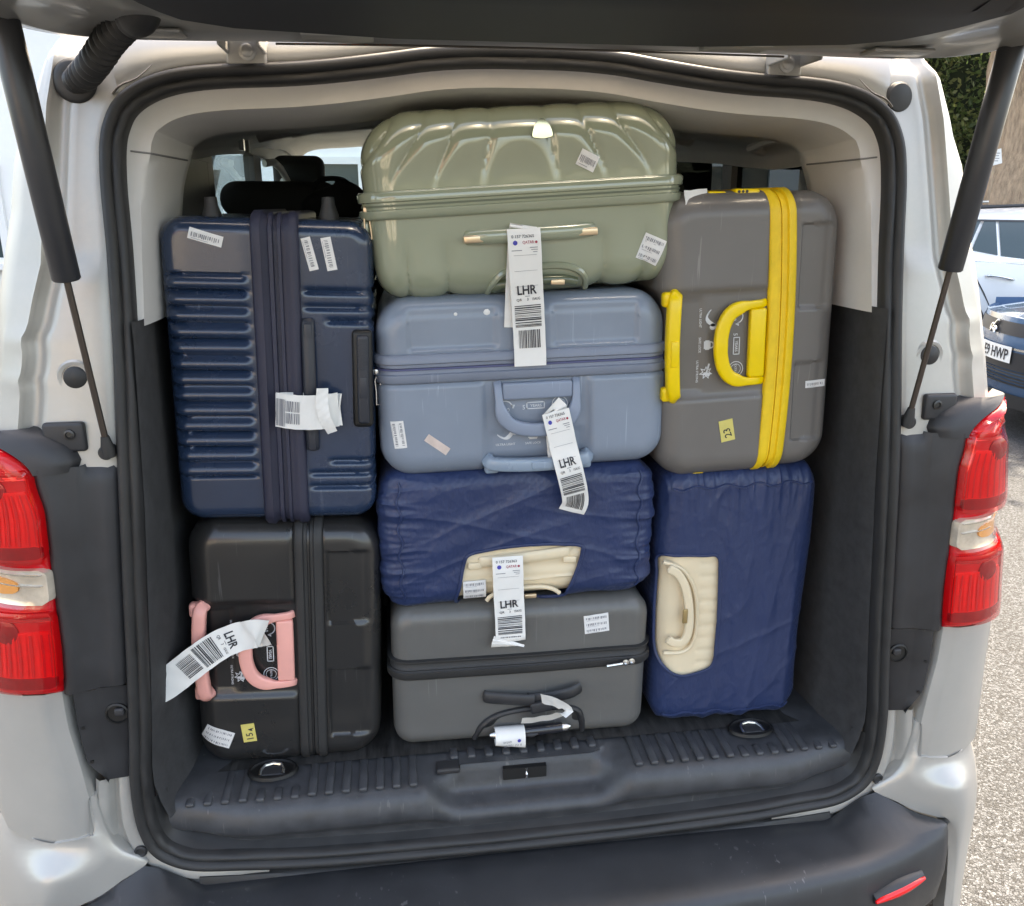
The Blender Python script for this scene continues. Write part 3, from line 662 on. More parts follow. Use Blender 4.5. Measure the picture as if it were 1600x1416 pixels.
# sill strip under the seal
rows = []
for k in range(41):
    x = lerp(-.60, .60, k / 40); dz = .012 * (abs(x) / .6) ** 4
    rows.append([Vector((x, .012, .460 + dz)), Vector((x, -.006, .456 + dz)), Vector((x, -.012, .452)), Vector((x, -.012, .435))])
MB().loft(rows).build('sill_strip', RUBBER, van)
for s in (-1, 1):
    inner_c = [(1430, 1128, -.016), (1413, 1182, -.014), (1391, 1211, -.012), (1364, 1234, -.010), (1400, 1252, -.028), (1430, 1267, -.043), (1465, 1277, -.056), (1489, 1288, -.060), (1489, 1366, -.060), (1480, 1450, -.04)]
    ridge_c = [(1441, 1132, -.024), (1470, 1146, -.042), (1485, 1165, -.056), (1499, 1188, -.066), (1506, 1210, -.072), (1511, 1234, -.076), (1511, 1257, -.076), (1508, 1280, -.074), (1496, 1349, -.066), (1484, 1450, -.04)]
    outer_c = [(1470, 1130, .0), (1495, 1120, .04), (1515, 1112, .10), (1526, 1132, .135), (1532, 1160, .145), (1536, 1190, .15), (1535, 1225, .15), (1531, 1265, .15), (1512, 1345, .15), (1490, 1450, .15)]
    I_, R_, O_ = ([Vector((abs(p.x), p.y, p.z)) for p in (on_y(*q) for q in c_)] for c_ in (inner_c, ridge_c, outer_c))
    I_, R_, O_ = (catmull(c_, 4) for c_ in (I_, R_, O_)); rows = []
    for i_, r_, o_ in zip(I_, R_, O_):
        m1 = i_.lerp(r_, .5) + Vector((0, .003, 0)); dn = r_ - i_
        e1 = r_.lerp(o_, .25) + Vector((.006, -.010, 0)); e2 = r_.lerp(o_, .6) + Vector((.014, -.010, 0))
        tk_ = 0.0; r_ = r_ + Vector((0, .014, .02)) * tk_; o_ = o_ + Vector((-.006, .016, .02)) * tk_; e1 = e1 + Vector((-.006, .018, .02)) * tk_; e2 = e2 + Vector((-.012, .018, .02)) * tk_
        rows.append([Vector((s * p.x, p.y, p.z)) for p in (i_ + Vector((-.002, .03, 0)), i_, i_.lerp(r_, .12), m1, i_.lerp(r_, .85), r_ + Vector((0, -.0015, 0)), r_.lerp(o_, .06) + Vector((.002, -.003, 0)), e1, e2, o_, o_ + Vector((.004, .10, 0)), o_ + Vector((.0, .24, 0)))])
    rows = [catmull(r_, 2) for r_ in rows]
    nI, nJ = len(rows), len(rows[0])
    for _ in range(26):
        new = [list(r_) for r_ in rows]
        for i in range(1, nI - 1):
            for j in range(3, nJ - 1): new[i][j] = rows[i][j] * .5 + (rows[i - 1][j] + rows[i + 1][j] + rows[i][j - 1] + rows[i][j + 1]) * .125
        rows = new
    rows = [[Vector((p.x, p.y - (.006 if p.z > .585 and abs(p.x) > .765 else 0), min(p.z, .600 - .010 * math.exp(-((abs(p.x) - .83) / .06) ** 2) if abs(p.x) > .755 else p.z))) for p in r_] for r_ in rows]
    rows = [[p + (Vector((-s * .010, .004, 0)) if (j < 4 and p.z < .462 and abs(p.x) > .78) else Vector()) for j, p in enumerate(r_)] for r_ in rows]
    qt = [(.740, -.012), (.752, -.022), (.775, -.027), (.815, -.026), (.853, -.012), (.897, .018), (.93, .062), (.945, .11)]
    rows = [[Vector((p.x, lerp(p.y, interp(qt, abs(p.x)) - .005, smoothstep(.54, .588, p.z) * (abs(p.x) > .76)), p.z)) for p in r_] for r_ in rows]
    rows.insert(0, [p + Vector((0, .010, .002)) for p in rows[0]])
    MB().loft(rows).build('bumper_corner', SILVER, van, sharp=60)
    # reflector in its pocket
    x0 = s * .69; yb = bump_y(.69)
    rr = [Vector((s * lerp(.625, .735, t), bump_y(lerp(.625, .735, t)) - .006 + .002 * sin(pi * t), .380 + .020 * t)) for t in [k / 8 for k in range(9)]]
    MB().tube([p + Vector((0, .004, 0)) for p in rr], [.010 + .012 * sin(pi * (k + .6) / 9.2) for k in range(9)], 10, flat=.9).build('reflector_pocket', BLACKP, bump)
    MB().tube([p + Vector((0, -.010, .002)) for p in rr], [.002 + .008 * sin(pi * (k + .3) / 8.6) for k in range(9)], 12, flat=.95).build('reflector', REDBRIGHT, bump)

# --- tailgate, hinged at the roof and raised
TH = radians(25)
def tg(x, y, dz=0.0):
    """under-surface of the raised tailgate"""
    return Vector((x, y, 1.836 + max(0, -y - .36) * math.tan(TH) - .012 * smoothstep(.45, .75, abs(x)) * 0 + dz))
def tg_outer(a):
    # outline seen from below, a in 0..1 from the middle of the hinged edge round the right side to the free edge
    pts = [(0, .004), (.2, .006), (.38, .016), (.50, .030), (.58, .036), (.635, .028), (.668, .000), (.690, -.06), (.715, -.16), (.75, -.40), (.775, -.70), (.77, -.95), (.73, -1.06), (.60, -1.11), (.3, -1.13), (0, -1.135)]
    return pts
def tg_inner():
    return [(0, -.092), (.2, -.100), (.34, -.122), (.40, -.142), (.445, -.178), (.468, -.24), (.480, -.34), (.50, -.45), (.53, -.6), (.57, -.75), (.60, -.88), (.585, -.97), (.54, -1.01), (.45, -1.03), (.25, -1.045), (0, -1.05)]
def ring_of(h):
    c = catmull([(x, y, 0) for x, y in h], 5); return [(p.x, p.y) for p in c] + [(-p.x, p.y) for p in c[-2:0:-1]]
RO, RI = ring_of(tg_outer(0)), ring_of(tg_inner())
gate_rows = []
for f_, dz in ((-.02, .09), (-.004, .05), (0, .012), (.02, .002), (.10, -.001), (.16, -.004), (.20, .004), (.42, .006), (.46, .002), (.80, .004), (.86, .012), (1.04, .014)):
    gate_rows.append([tg(lerp(a[0], b[0], f_), lerp(a[1], b[1], f_), dz) for a, b in zip(RO, RI)])
gate_rows = [r + r[:1] for r in gate_rows]
gate = MB().loft(gate_rows).build('tailgate', SILVER, van, sharp=60)
gate['label'] = 'raised silver tailgate with dark inner trim'
PANELM = mat('tailgate_inner_trim', (.024, .025, .028), .6, 0, bump=.15, bscale=1200, var=.15, vscale=6)
pr_rows = []
for f_, dz in ((.985, .016), (1.0, -.004), (1.02, -.010), (1.06, -.012), (1.25, -.012)):
    pr_rows.append([tg(a[0] * (2 - f_) if False else lerp(a[0], b[0], f_), lerp(a[1], b[1], f_), dz) for a, b in zip(RO, RI)])
pr_rows = [r + r[:1] for r in pr_rows]
inner = MB().loft(pr_rows)
# lower panel of the trim (towards the free edge) and the bar above the window
hole = [(-.36, -.26), (.36, -.26), (.42, -.62), (-.42, -.62)]
for (x0, x1, y0, y1) in ((-.60, .60, -.10, -.50), (-.60, .60, -.83, -1.05), (-.60, -.40, -.50, -.83), (.40, .60, -.50, -.83)):
    def lim(x, y):
        w_ = interp([(-1.06, .40), (-1.03, .50), (-.97, .58), (-.88, .598), (-.75, .568), (-.6, .528), (-.45, .498), (-.34, .478), (-.24, .466), (-.178, .443), (-.142, .398), (-.12, .33), (-.10, .2)], y)
        return max(-w_, min(w_, x))
    rws = [[tg(lim(lerp(x0, x1, i / 12), lerp(y0, y1, j / 10)), lerp(y0, y1, j / 10), -.0125) for i in range(13)] for j in range(11)]
    inner.loft(rws)
inner.build('inner_trim', PANELM, gate, sharp=50)
MB().add([tg(-.41, -.49, .03), tg(.41, -.49, .03), tg(.44, -.84, .03), tg(-.44, -.84, .03)], [(0, 1, 2, 3)]).build('rear_window', GLASS_DARK, gate, smooth=False)
# outer skin above
rws = [[tg(x, y, .10) for x in [lerp(-.72, .72, i / 10) for i in range(11)]] for y in (.0, -.2, -.48)]
MB().loft(rws).loft([[tg(x, y, .10) for x in [lerp(-.75, .75, i / 10) for i in range(11)]] for y in (-.85, -1.0, -1.12)]).build('outer_skin', SILVER, gate)
# pressed panels along the hinged edge
for x in (-.275, -.52, .28, .53):
    rbox(MB(), (x, -.040 if abs(x) < .4 else -.035, 1.8345), (.095, .045, .006), .003, 2).build('pressing', SILVER_IN, gate)
MB().tube([tg(x, y, -.006) for x, y in [(-.36, -.005), (-.2, -.016), (0, -.02), (.2, -.012), (.37, -.004)]], .0016, 6).build('seam', mat('seam_dark', (.10, .085, .07), .7), gate)
for k in range(26):
    pass
rust = MB()
for k in range(34):
    x = -.335 + random.random() ** 1.6 * .16; y = -.004 - .02 * random.random() + .012 * 0
    rust.lathe(tg(x, -.012 - .010 * (x + .34) / .2, -.0062), (0, 0, -1), [(.0006 + .0022 * random.random(), 0), (.0004, .0006)], 6)
rust.build('rust_specks', mat('rust', (.22, .07, .03), .9), gate)['kind'] = 'stuff'
# hinges
for s in (-1, 1):
    xh = s * .413
    hb_ = MB()
    hb_.box((xh, yr(1.84) - .010, 1.838), (.056, .012, .044)); hb_.box((xh - .026, .055, 1.848), (.005, .08, .036)); hb_.box((xh + .026, .055, 1.848), (.005, .08, .036))
    hb_.box((xh, .02, 1.862), (.048, .10, .006))
    h_ = hb_.build('hinge', SILVER_IN, gate, smooth=False, bevel=.003)
    MB().lathe((xh + .002, yr(1.84) - .016, 1.834), (0, -1, 0), [(.013, 0), (.013, .002), (.009, .003), (.009, .006), (.007, .0075), (0, .0075)], 24).build('hinge_bolt', SILVER, h_)
# gas struts
for s in (-1, 1):
    a = Vector((s * .650, -.004, 1.262)); b = Vector((s * .668, -.10, 1.858)); d = (b - a)
    m_ = a + d * .435; e = a + d * .965
    st = MB().tube([m_, m_ + d * .004, e - d * .006, e], [.0165, .0185, .0185, .016], 20).build('gas_strut', STRUT, van)
    MB().tube([a + d * .02, m_ + d * .01], .0047, 12).build('piston_rod', ROD, st)
    MB().tube([e, e + d * .02, b, b + d * .02], [.009, .009, .011, .011], 12).build('strut_end', STRUT, st)
    eb = MB().tube([a + Vector((0, 0, -.006)), a + d * .012, a + d * .045], [.010, .010, .006], 12)
    eb.lathe(a + Vector((s * .004, .012, 0)), (0, -1, 0), [(.015, -.012), (.015, -.004), (.011, 0), (.011, .014), (.008, .018)], 20)
    eb.build('ball_socket', RUBBER, st)
# wiring gaiter on one side, rubber plug on the other
gp = catmull([on_y(116, 128, yr(1.79) + .002), on_y(133, 116, yr(1.79) - .022), on_y(152, 92, .015), on_y(172, 62, -.025), on_y(196, 36, -.065), on_y(222, 12, -.10), on_y(222, 12, -.10) + Vector((.02, -.01, .08))], 26)
ga = MB().tube(gp, [.0175 + .0038 * (sin(k * 2 * pi / 7.5)) * smoothstep(0, 24, k) * (1 - smoothstep(100, 122, k)) + .006 * smoothstep(100, 125, k) for k in range(len(gp))], 20)
ga.lathe(on_y(117, 127, yr(1.79) + .004), (0, -1, 0), [(.030, -.004), (.030, .003), (.025, .006), (.018, .007)], 28)
ga.build('wiring_gaiter', RUBBER, van, sharp=80)
MB().lathe((.619, yr(1.79) + .008, 1.789), (.1, -1, 0), [(.0245, -.006), (.0245, .004), (.021, .008), (.010, .0095), (0, .0096)], 30).build('rubber_plug', RUBBER, van)

# ------------------------------------------------------------------ suitcases
class Case:
    """s runs along the zip, t across it (trolley side negative), y into the van; the near face is at y0"""
    def __init__(c, label, cx, cz, rot, L, T, D, y0, Rt, Rb, fil, relief=None, name='suitcase'):
        c.L, c.T, c.D, c.y0, c.Rt, c.Rb, c.fil = L, T, D, y0, Rt, Rb, fil
        c.cx, c.cz = cx, cz; th = radians(rot)
        c.ex, c.et = Vector((cos(th), 0, -sin(th))), Vector((sin(th), 0, cos(th)))
        c.relief = relief or (lambda s, t: 0.0)
        zl = min((c.ex * a + c.et * b).z for a in (-L / 2, L / 2) for b in (-T / 2, T / 2))
        c.root = empty(name, (cx, y0 + D / 2, cz + zl), label, 'suitcase', 'suitcases packed in the van boot')
    def P(c, s, t, y=0.0): return Vector((c.cx, c.y0 + y, c.cz)) + c.ex * s + c.et * t
    def st(c, px, py, dy=0.0):
        p = on_y(px, py, c.y0 + dy) - Vector((c.cx, c.y0, c.cz)); return p.dot(c.ex), p.dot(c.et)
    def sdf(c, s, t):
        R = c.Rt if t > 0 else c.Rb; a, b = c.L / 2, c.T / 2
        qx, qz = abs(s) - (a - R), abs(t) - (b - R)
        return -(hypot(max(qx, 0), max(qz, 0)) + min(max(qx, qz), 0) - R)
    def depth(c, s, t):
        d = max(0, c.sdf(s, t)); f = c.fil
        return (f - sqrt(max(0, f * f - (f - d) ** 2))) if d < f else 0.0
    def disp(c, s, t, extra=0.0):
        """a point on the case's skin, pushed out by relief + extra"""
        d = max(0, c.sdf(s, t)); f = c.fil; y = c.depth(s, t); h = c.relief(s, t) + extra
        wi = max(0, (f - d) / f); e = .002
        g = Vector((-(c.sdf(s + e, t) - c.sdf(s - e, t)), -(c.sdf(s, t + e) - c.sdf(s, t - e))))
        if g.length > 1e-6: g.normalize()
        ny = sqrt(max(0, 1 - wi * wi))
        return c.P(s + g.x * wi * h, t + g.y * wi * h, y - ny * h), g
    def shell(c, m, ns=110, nt_=74, name='shell', skip=None, parent=None, grow=0.0):
        a, b = c.L / 2, c.T / 2
        def samp(n):
            o = []
            for k in range(n + 1):
                x = 2 * k / n - 1; o.append(math.copysign(abs(x) * .72 + .28 * sin(abs(x) * pi / 2), x))
            return o
        U, Vv = samp(ns), samp(nt_); V = []; F = []; G = {}
        for j, v in enumerate(Vv):
            t = v * b; R = c.Rt if t > 0 else c.Rb
            h = a if abs(t) < b - R else a - R + sqrt(max(0, R * R - (abs(t) - (b - R)) ** 2))
            for i, u in enumerate(U):
                s = u * h; p, g = c.disp(s, t, grow); V.append(p); G[(i, j)] = (s, t, g)
        W = ns + 1
        for j in range(nt_):
            for i in range(ns):
                if skip:
                    s0, t0, _ = G[(i, j)]; s1, t1, _ = G[(i + 1, j + 1)]
                    if skip((s0 + s1) / 2, (t0 + t1) / 2): continue
                F.append((j * W + i, j * W + i + 1, (j + 1) * W + i + 1, (j + 1) * W + i))
        ring = [(i, 0) for i in range(ns)] + [(ns, j) for j in range(nt_)] + [(i, nt_) for i in range(ns, 0, -1)] + [(0, j) for j in range(nt_, 0, -1)]
        prev = [j * W + i for i, j in ring]; n = len(ring)
        for yy, ins in ((c.fil + .01, 0), (c.D * .35, 0), (c.D * .7, 0), (c.D - c.fil, 0), (c.D - c.fil * .3, .3), (c.D, 1.0)):
            cur = []
            for (i, j) in ring:
                s, t, g = G[(i, j)]; h = c.relief(s, t) + grow - ins * c.fil
                V.append(c.P(s + g.x * h, t + g.y * h, yy)); cur.append(len(V) - 1)
            for k in range(n): F.append((prev[k], prev[(k + 1) % n], cur[(k + 1) % n], cur[k]))
            prev = cur
        F.append(tuple(prev))
        return mk(name, V, F, m, parent or c.root, sharp=50)
    def loop(c, t0, proud, n=7, y1=None):
        """path round three sides at height t0"""
        a = c.L / 2 + proud; f = c.fil + proud; y1 = y1 or c.D * .8; pts = [(-a, y1), (-a, lerp(y1, c.fil, .5))]
        for k in range(n + 1):
            an = pi / 2 * k / n; pts.append((-a + f - f * cos(an), c.fil - f * sin(an)))
        for k in range(1, 24): pts.append((lerp(-a + f, a - f, k / 24), -proud))
        for k in range(n + 1):
            an = pi / 2 * k / n; pts.append((a - f + f * sin(an), c.fil - f * cos(an)))
        pts += [(a, lerp(y1, c.fil, .5)), (a, y1)]
        return pts
    def band(c, t0, prof, m, name, parent=None, bow=None, wave=None):
        """moulding of section prof [(t, proud)] run round the case"""
        rows = []
        N = len(c.loop(0, 0))
        for k in range(N):
            row = []
            for dt, pr_ in prof:
                s, y = c.loop(t0, pr_)[k]; b = bow(s) if bow else 0; wv = wave(s, dt) if wave else 0
                row.append(c.P(s, t0 + dt + b, y - wv))
            rows.append(row)
        return MB().loft(rows).build(name, m, parent or c.root, sharp=55)
    def sticker(c, px, py, wd, ht, ang, m=None, lines=3, text=None, ink=None, lift=.0012, curl=0.0, label=None):
        """flat label stuck on the skin at a photographed place; wd, ht in metres, ang clockwise degrees as seen"""
        s0, t0 = c.st(px, py); m = m or STICK; A = radians(ang)
        # picture axes to case axes
        xa = Vector((cos(A), 0, -sin(A))); za = Vector((sin(A), 0, cos(A)))
        def fn(x, y, up=0.0):
            p = xa * x + za * y; s = s0 + p.dot(c.ex); t = t0 + p.dot(c.et)
            q, _ = c.disp(s, t, lift + up + curl * (abs(x / max(wd, ht)) ** 3)); return q
        nx, ny = 8, 6; V = []; F = []
        for j in range(ny + 1):
            for i in range(nx + 1): V.append(fn(wd * (i / nx - .5), ht * (j / ny - .5)))
        for j in range(ny):
            for i in range(nx): F.append((j * (nx + 1) + i, j * (nx + 1) + i + 1, (j + 1) * (nx + 1) + i + 1, (j + 1) * (nx + 1) + i))
        # small thickness
        ring = [V[i] for i in range(nx + 1)] + [V[j * (nx + 1) + nx] for j in range(1, ny + 1)] + [V[ny * (nx + 1) + i] for i in range(nx - 1, -1, -1)] + [V[j * (nx + 1)] for j in range(ny - 1, 0, -1)]
        mb = MB().add(V, F); mb.loft([ring + ring[:1], [p + Vector((0, .0010, 0)) for p in ring + ring[:1]]])
        o = mb.build('sticker', m, c.root, sharp=30)
        if label: o['label'] = label
        pm = MB(); f2 = lambda x, y: fn(x, y, .0005)
        if text:
            for tx, x, y, h, a2 in text:
                B = radians(a2); put_text(pm, tx, lambda u, v: f2(x + u * cos(B) - v * sin(B), y + u * sin(B) + v * cos(B)), 0, 0, h, bold=.012)
        else:
            rnd = random.Random(int(px * 7 + py)); wd, ht, fa = (ht, wd, f2) if ht > 1.5 * wd else (wd, ht, None)
            if fa: f2 = lambda x, y: fa(y, -x)
            for k in range(lines):
                yc = ht * (.5 - (k + .55) / lines); hh = ht / lines * .42; x = -wd * .42
                while x < wd * .40:
                    b = wd * (.012 + .03 * rnd.random()); put_rect(pm, f2, x, yc - hh / 2 * (.5 + .5 * rnd.random()), x + b, yc + hh / 2); x += b + wd * (.015 + .035 * rnd.random())
                put_rect(pm, f2, -wd * .40, yc - hh * .80, wd * .1, yc - hh * .72)
        if pm.v: pm.build('print', ink or INKGREY, o, smooth=False)
        return o
    def rbar(c, pts, w_, h_, m, name, parent=None, n=10, spans=6, prof=None):
        """bar along (s,t,y) points with an oval section"""
        path = catmull([c.P(*p) for p in pts], spans)
        return MB().tube(path, w_, n, flat=h_ / (w_ if not isinstance(w_, (list, tuple)) else 1), upv=(0, -1, 0)).build(name, m, parent or c.root)

SQ = [(math.copysign(abs(cos(2 * pi * k / 20)) ** .5, cos(2 * pi * k / 20)), math.copysign(abs(sin(2 * pi * k / 20)) ** .5, sin(2 * pi * k / 20))) for k in range(20)]
def zip_prof(w_, p): return [(-w_ / 2, -.004), (-w_ / 2, p * .55), (-w_ / 2 + .0035, p), (-w_ * .20, p), (-w_ * .16, p * .55), (-w_ * .05, p * .50), (-w_ * .03, p * .22), (w_ * .03, p * .22), (w_ * .05, p * .50), (w_ * .16, p * .55), (w_ * .20, p), (w_ / 2 - .0035, p), (w_ / 2, p * .55), (w_ / 2, -.004)]
def zip_teeth(c, t0, p, m, parent, bow=None):
    return c.band(t0, [(-.0016, p * .2), (-.0016, p * .62), (.0016, p * .62), (.0016, p * .2)], m, 'zip', parent, bow)
def zip_pull(c, s, t, y, m, ang=0.0, ln=.045, name='zip_pull', lean=0.0):
    """slider body and a looped puller hanging from it"""
    A = radians(ang); dn = (c.ex * 0 + Vector((sin(A), 0, -cos(A)))); sd = Vector((cos(A), 0, sin(A))); o = c.P(s, t, y)
    mb = rbox(MB(), o, (.010, .007, .012), .003, 2)
    pth = [o + dn * .006, o + dn * .014 + sd * .0045, o + dn * ln * .6 + sd * .006, o + dn * ln + sd * .0075, o + dn * (ln + .001) - sd * .0055, o + dn * ln * .6 - sd * .0035, o + dn * .014 - sd * .0035]
    pth = [p + Vector((lean * (p - o).length, -.004, 0)) for p in pth]
    mb.tube(pth, .0016, 6, closed=True, cap=False, upv=(0, 1, 0))
    ob = mb.build(name, m, c.root); ob['kind'] = 'part' if False else 'thing'
    del ob['kind']; return ob

def icons(c, s0, t0, parent, m=PRINTW, sc_=1.0, worn=0.0):
    """printed feature symbols beside the carry handle"""
    mb = MB(); k = sc_
    def fn(x, y): q, _ = c.disp(s0 + x * k, t0 + (y - (.014 if y < -.036 else 0)) * k, .0011); return q
    # feather
    P = []
    for i in range(12):
        t = i / 11; P.append((-.055 + .026 * t, -.050 - .010 * sin(pi * t * .8) + .012 * t * t))
    up = [(x, y + .0012 + .0055 * smoothstep(.3, .9, i / 11)) for i, (x, y) in enumerate(P)]; lo = [(x, y - .0012 - .003 * smoothstep(.3, .9, i / 11)) for i, (x, y) in enumerate(P)]
    for i in range(11): put_poly(mb, fn, [lo[i], lo[i + 1], up[i + 1], up[i]])
    put_disc(mb, fn, -.0285, -.0465, .0052)
    for q in range(3): put_poly(mb, fn, [(-.056 + q * .004, -.048 - q * .003), (-.049 + q * .003, -.055 - q * .0005), (-.048 + q * .003, -.0545 - q * .0005)])
    put_text(mb, 'ULTRA LIGHT', fn, -.0425, -.0675, .0036, center=True, bold=.02)
    # padlock
    put_rect(mb, fn, -.006, -.060, .006, -.049); put_rect(mb, fn, -.0075, -.058, .0075, -.051)
    put_ring(mb, fn, 0, -.049, .0058, .0022, 0, pi, 10); put_text(mb, 'SAFE LOCK', fn, 0, -.0675, .0036, center=True, bold=.02)
    # hammer on a burst
    sp = []
    for i in range(14): r = .011 if i % 2 else .0058; sp.append((.0440 + r * cos(i * pi / 7), -.0555 + r * sin(i * pi / 7)))
    for i in range(14):
        a, b = sp[i], sp[(i + 1) % 14]; put_poly(mb, fn, [a, b, (lerp(b[0], .044, .3), lerp(b[1], -.0555, .3)), (lerp(a[0], .044, .3), lerp(a[1], -.0555, .3))])
    put_poly(mb, fn, [(.030, -.049), (.046, -.0535), (.0455, -.0565), (.0295, -.052)]); put_poly(mb, fn, [(.045, -.047), (.050, -.050), (.047, -.062), (.043, -.058)])
    put_text(mb, 'ULTRA STRONG', fn, .042, -.0705, .0036, center=True, bold=.02)
    # turning arrow with 360, years banner, stamp
    put_ring(mb, fn, -.042, -.0225, .0115, .0018, .1, pi, 14); put_poly(mb, fn, [(-.034, -.018), (-.027, -.018), (-.0305, -.024)]); put_text(mb, '360', fn, -.042, -.0285, .0065, center=True)
    for a, b, d, e in ((-.010, -.026, .018, -.0245), (-.010, -.0165, .018, -.015), (.0165, -.026, .018, -.015), (-.010, -.026, -.0085, -.015)): put_rect(mb, fn, a, b, d, e)
    put_text(mb, 'YEARS', fn, .0045, -.0228, .0045, center=True, bold=.02); put_text(mb, '5', fn, -.016, -.026, .007)
    put_ring(mb, fn, .041, -.0205, .0125, .0012, n=20); put_ring(mb, fn, .041, -.0205, .0085, .0008, n=16); put_text(mb, 'EXTRA', fn, .041, -.0225, .0038, center=True)
    return mb.build('printed_symbols', m, parent, smooth=False)

def moulded_case(label, cx, cz, rot, L, T, y0, body, zipm, handle, tz, s0, trolley_m, gloss=None, bow=None, teeth=None):
    """the three cases of the same moulded design: centre bay with handle, raised pods, panelled lid"""
    a, b = L / 2, T / 2
    def rel(s, t):
        h = 0.0; x = abs(s - s0)
        if t < tz - .02:
            pod = smoothstep(.088, .100, x) * smoothstep(tz - .022, tz - .032, t)
            h += .0075 * pod
            h -= .004 * smoothstep(.086, .080, x) * smoothstep(-b + .075, -b + .060, t)
            h -= .002 * math.exp(-((abs(s - s0) - .19) / .006) ** 2) * pod * 0
        else:
            v = smoothstep(tz + .030, tz + .034, t) * smoothstep(b - .012, b - .026, t)
            m1 = smoothstep(.046, .050, abs(s)) * (1 - smoothstep(a - .054, a - .050, abs(s)))
            h += -.0060 * v * m1 + .003 * smoothstep(tz + .02, tz + .026, t)
        return h
    c = Case(label, cx, cz, rot, L, T, .40, y0, .060, .050, .036, rel)
    c.shell(body)
    pr_ = zip_prof(.050, .0095)
    zb = c.band(tz, pr_, zipm, 'zip_band', bow=bow); zip_teeth(c, tz, .0105, teeth or DARKMETAL, zb, bow)
    # carry handle: hinge bar and D bow
    hb_ = MB(); p0 = c.P(s0, tz - .045, -.007)
    R3 = __import__('mathutils').Matrix((c.ex, Vector((0, 1, 0)), c.et)).transposed()
    rbox(hb_, p0, (.122, .014, .030), .0045, 3, rot=R3)
    hd = hb_.build('handle_mount', handle, c.root)
    d = [(-.066, -.030, .0), (-.065, -.036, -.006), (-.0645, -.050, -.011), (-.062, -.066, -.013), (-.053, -.081, -.014), (-.036, -.090, -.015), (-.015, -.094, -.0155), (0, -.0945, -.016), (.015, -.094, -.0155), (.036, -.090, -.015), (.053, -.081, -.014), (.062, -.066, -.013), (.0645, -.050, -.011), (.065, -.036, -.006), (.066, -.030, .0)]
    pts = catmull([c.P(s0 + x * 1.05, tz - .030 + (y + .030) * 1.30, z) for x, y, z in d], 4); n = len(pts)
    MB().tube(pts, [(.0070 + .0050 * smoothstep(.30, .5, 1 - abs(2 * k / (n - 1) - 1))) for k in range(n)], 12, flat=.62, upv=(0, -1, 0), prof=SQ).build('carry_handle', handle, hd)
    # trolley grip at the lower edge with its end sockets
    e = -b + .014
    g = MB().tube(catmull([c.P(s0 + x, e + dt, yy) for x, dt, yy in ((-.088, .004, .002), (-.080, .000, -.010), (-.04, -.003, -.014), (0, -.004, -.0145), (.04, -.003, -.014), (.080, .000, -.010), (.088, .004, .002))], 6), .0118, 12, flat=.95, upv=(0, -1, 0), prof=SQ)
    tr = g.build('trolley_handle', trolley_m, c.root)
    rbox(MB(), c.P(s0 + .008, e - .003, -.0262), (.045, .004, .014), .0018, 2, rot=R3).build('release_button', trolley_m, tr)
    for q in (-.083, .083): rbox(MB(), c.P(s0 + q, e - .006, -.001), (.026, .020, .026), .006, 3, rot=R3).build('handle_socket', trolley_m, tr)
    return c, hd

def shellmat(name, col, rough=.36, coat=.2, var=.06, bump=.05, bscale=500, scratch=.55, **k): return mat(name, col, rough, 0, coat=coat, var=var, vscale=5, bump=bump, bscale=bscale, rvar=.07, scratch=scratch, **k)

# 1 green glossy case with petal lobes
LOB = [-.40, -.290, -.220, -.150, -.072, .050, .130, .205, .285, .40]
def green_rel(s, t):
    h = 0.0
    u = s * (1 + .40 * smoothstep(.03, .15, t))           # lobes gather towards the crown
    if t > .02:
        for p, q in zip(LOB, LOB[1:]):
            if p <= u < q:
                w_ = abs(2 * (u - p) / (q - p) - 1); e_ = smoothstep(.020 + .022 * (1 - w_ ** 2), .075 + .022 * (1 - w_ ** 2), t)
                h += e_ * (.0070 * (sqrt(max(0.0, 1.0002 - w_ * w_)) - 1) + .0035) * (1 - .5 * smoothstep(.11, .15, t))
    f = smoothstep(-.035, -.100, t)
    if f > 0:
        g_ = smoothstep(.10, .14, abs(s - .0))
        for p, q in ((-.27, -.205), (-.205, -.14), (-.14, .125), (.125, .195), (.195, .27)):
            if p <= s < q:
                w_ = (2 * (s - p) / (q - p) - 1); h += f * .010 * (sqrt(max(0, 1 - w_ * w_)) - 1) * (1 if q - p < .1 else smoothstep(.72, 1, abs(w_)))
    return h
GREEN = mat('sage_green_gloss', (.295, .320, .222), .11, 0, coat=.9, var=.03, vscale=4, coat_rough=.04)
gc = Case('glossy sage green suitcase with petal-shaped lid lobes, topmost in the middle', .008, 1.6255, -3.4, .530, .300, .42, .115, .092, .066, .054, green_rel)
gc.shell(GREEN, 150, 90)
zb = gc.band(.006, [(-.021, -.004), (-.021, .006), (-.017, .010), (-.007, .010), (-.005, .005), (.005, .005), (.007, .010), (.019, .011), (.023, .007), (.023, -.004)], GREEN, 'zip_band')
zip_teeth(gc, .006, .009, mat('green_zip', (.12, .14, .09), .5), zb)
GOLD = mat('pale_gold', (.66, .50, .33), .28, .75); GOLDM = mat('mirror_gold', (.55, .50, .34), .09, 1.0)
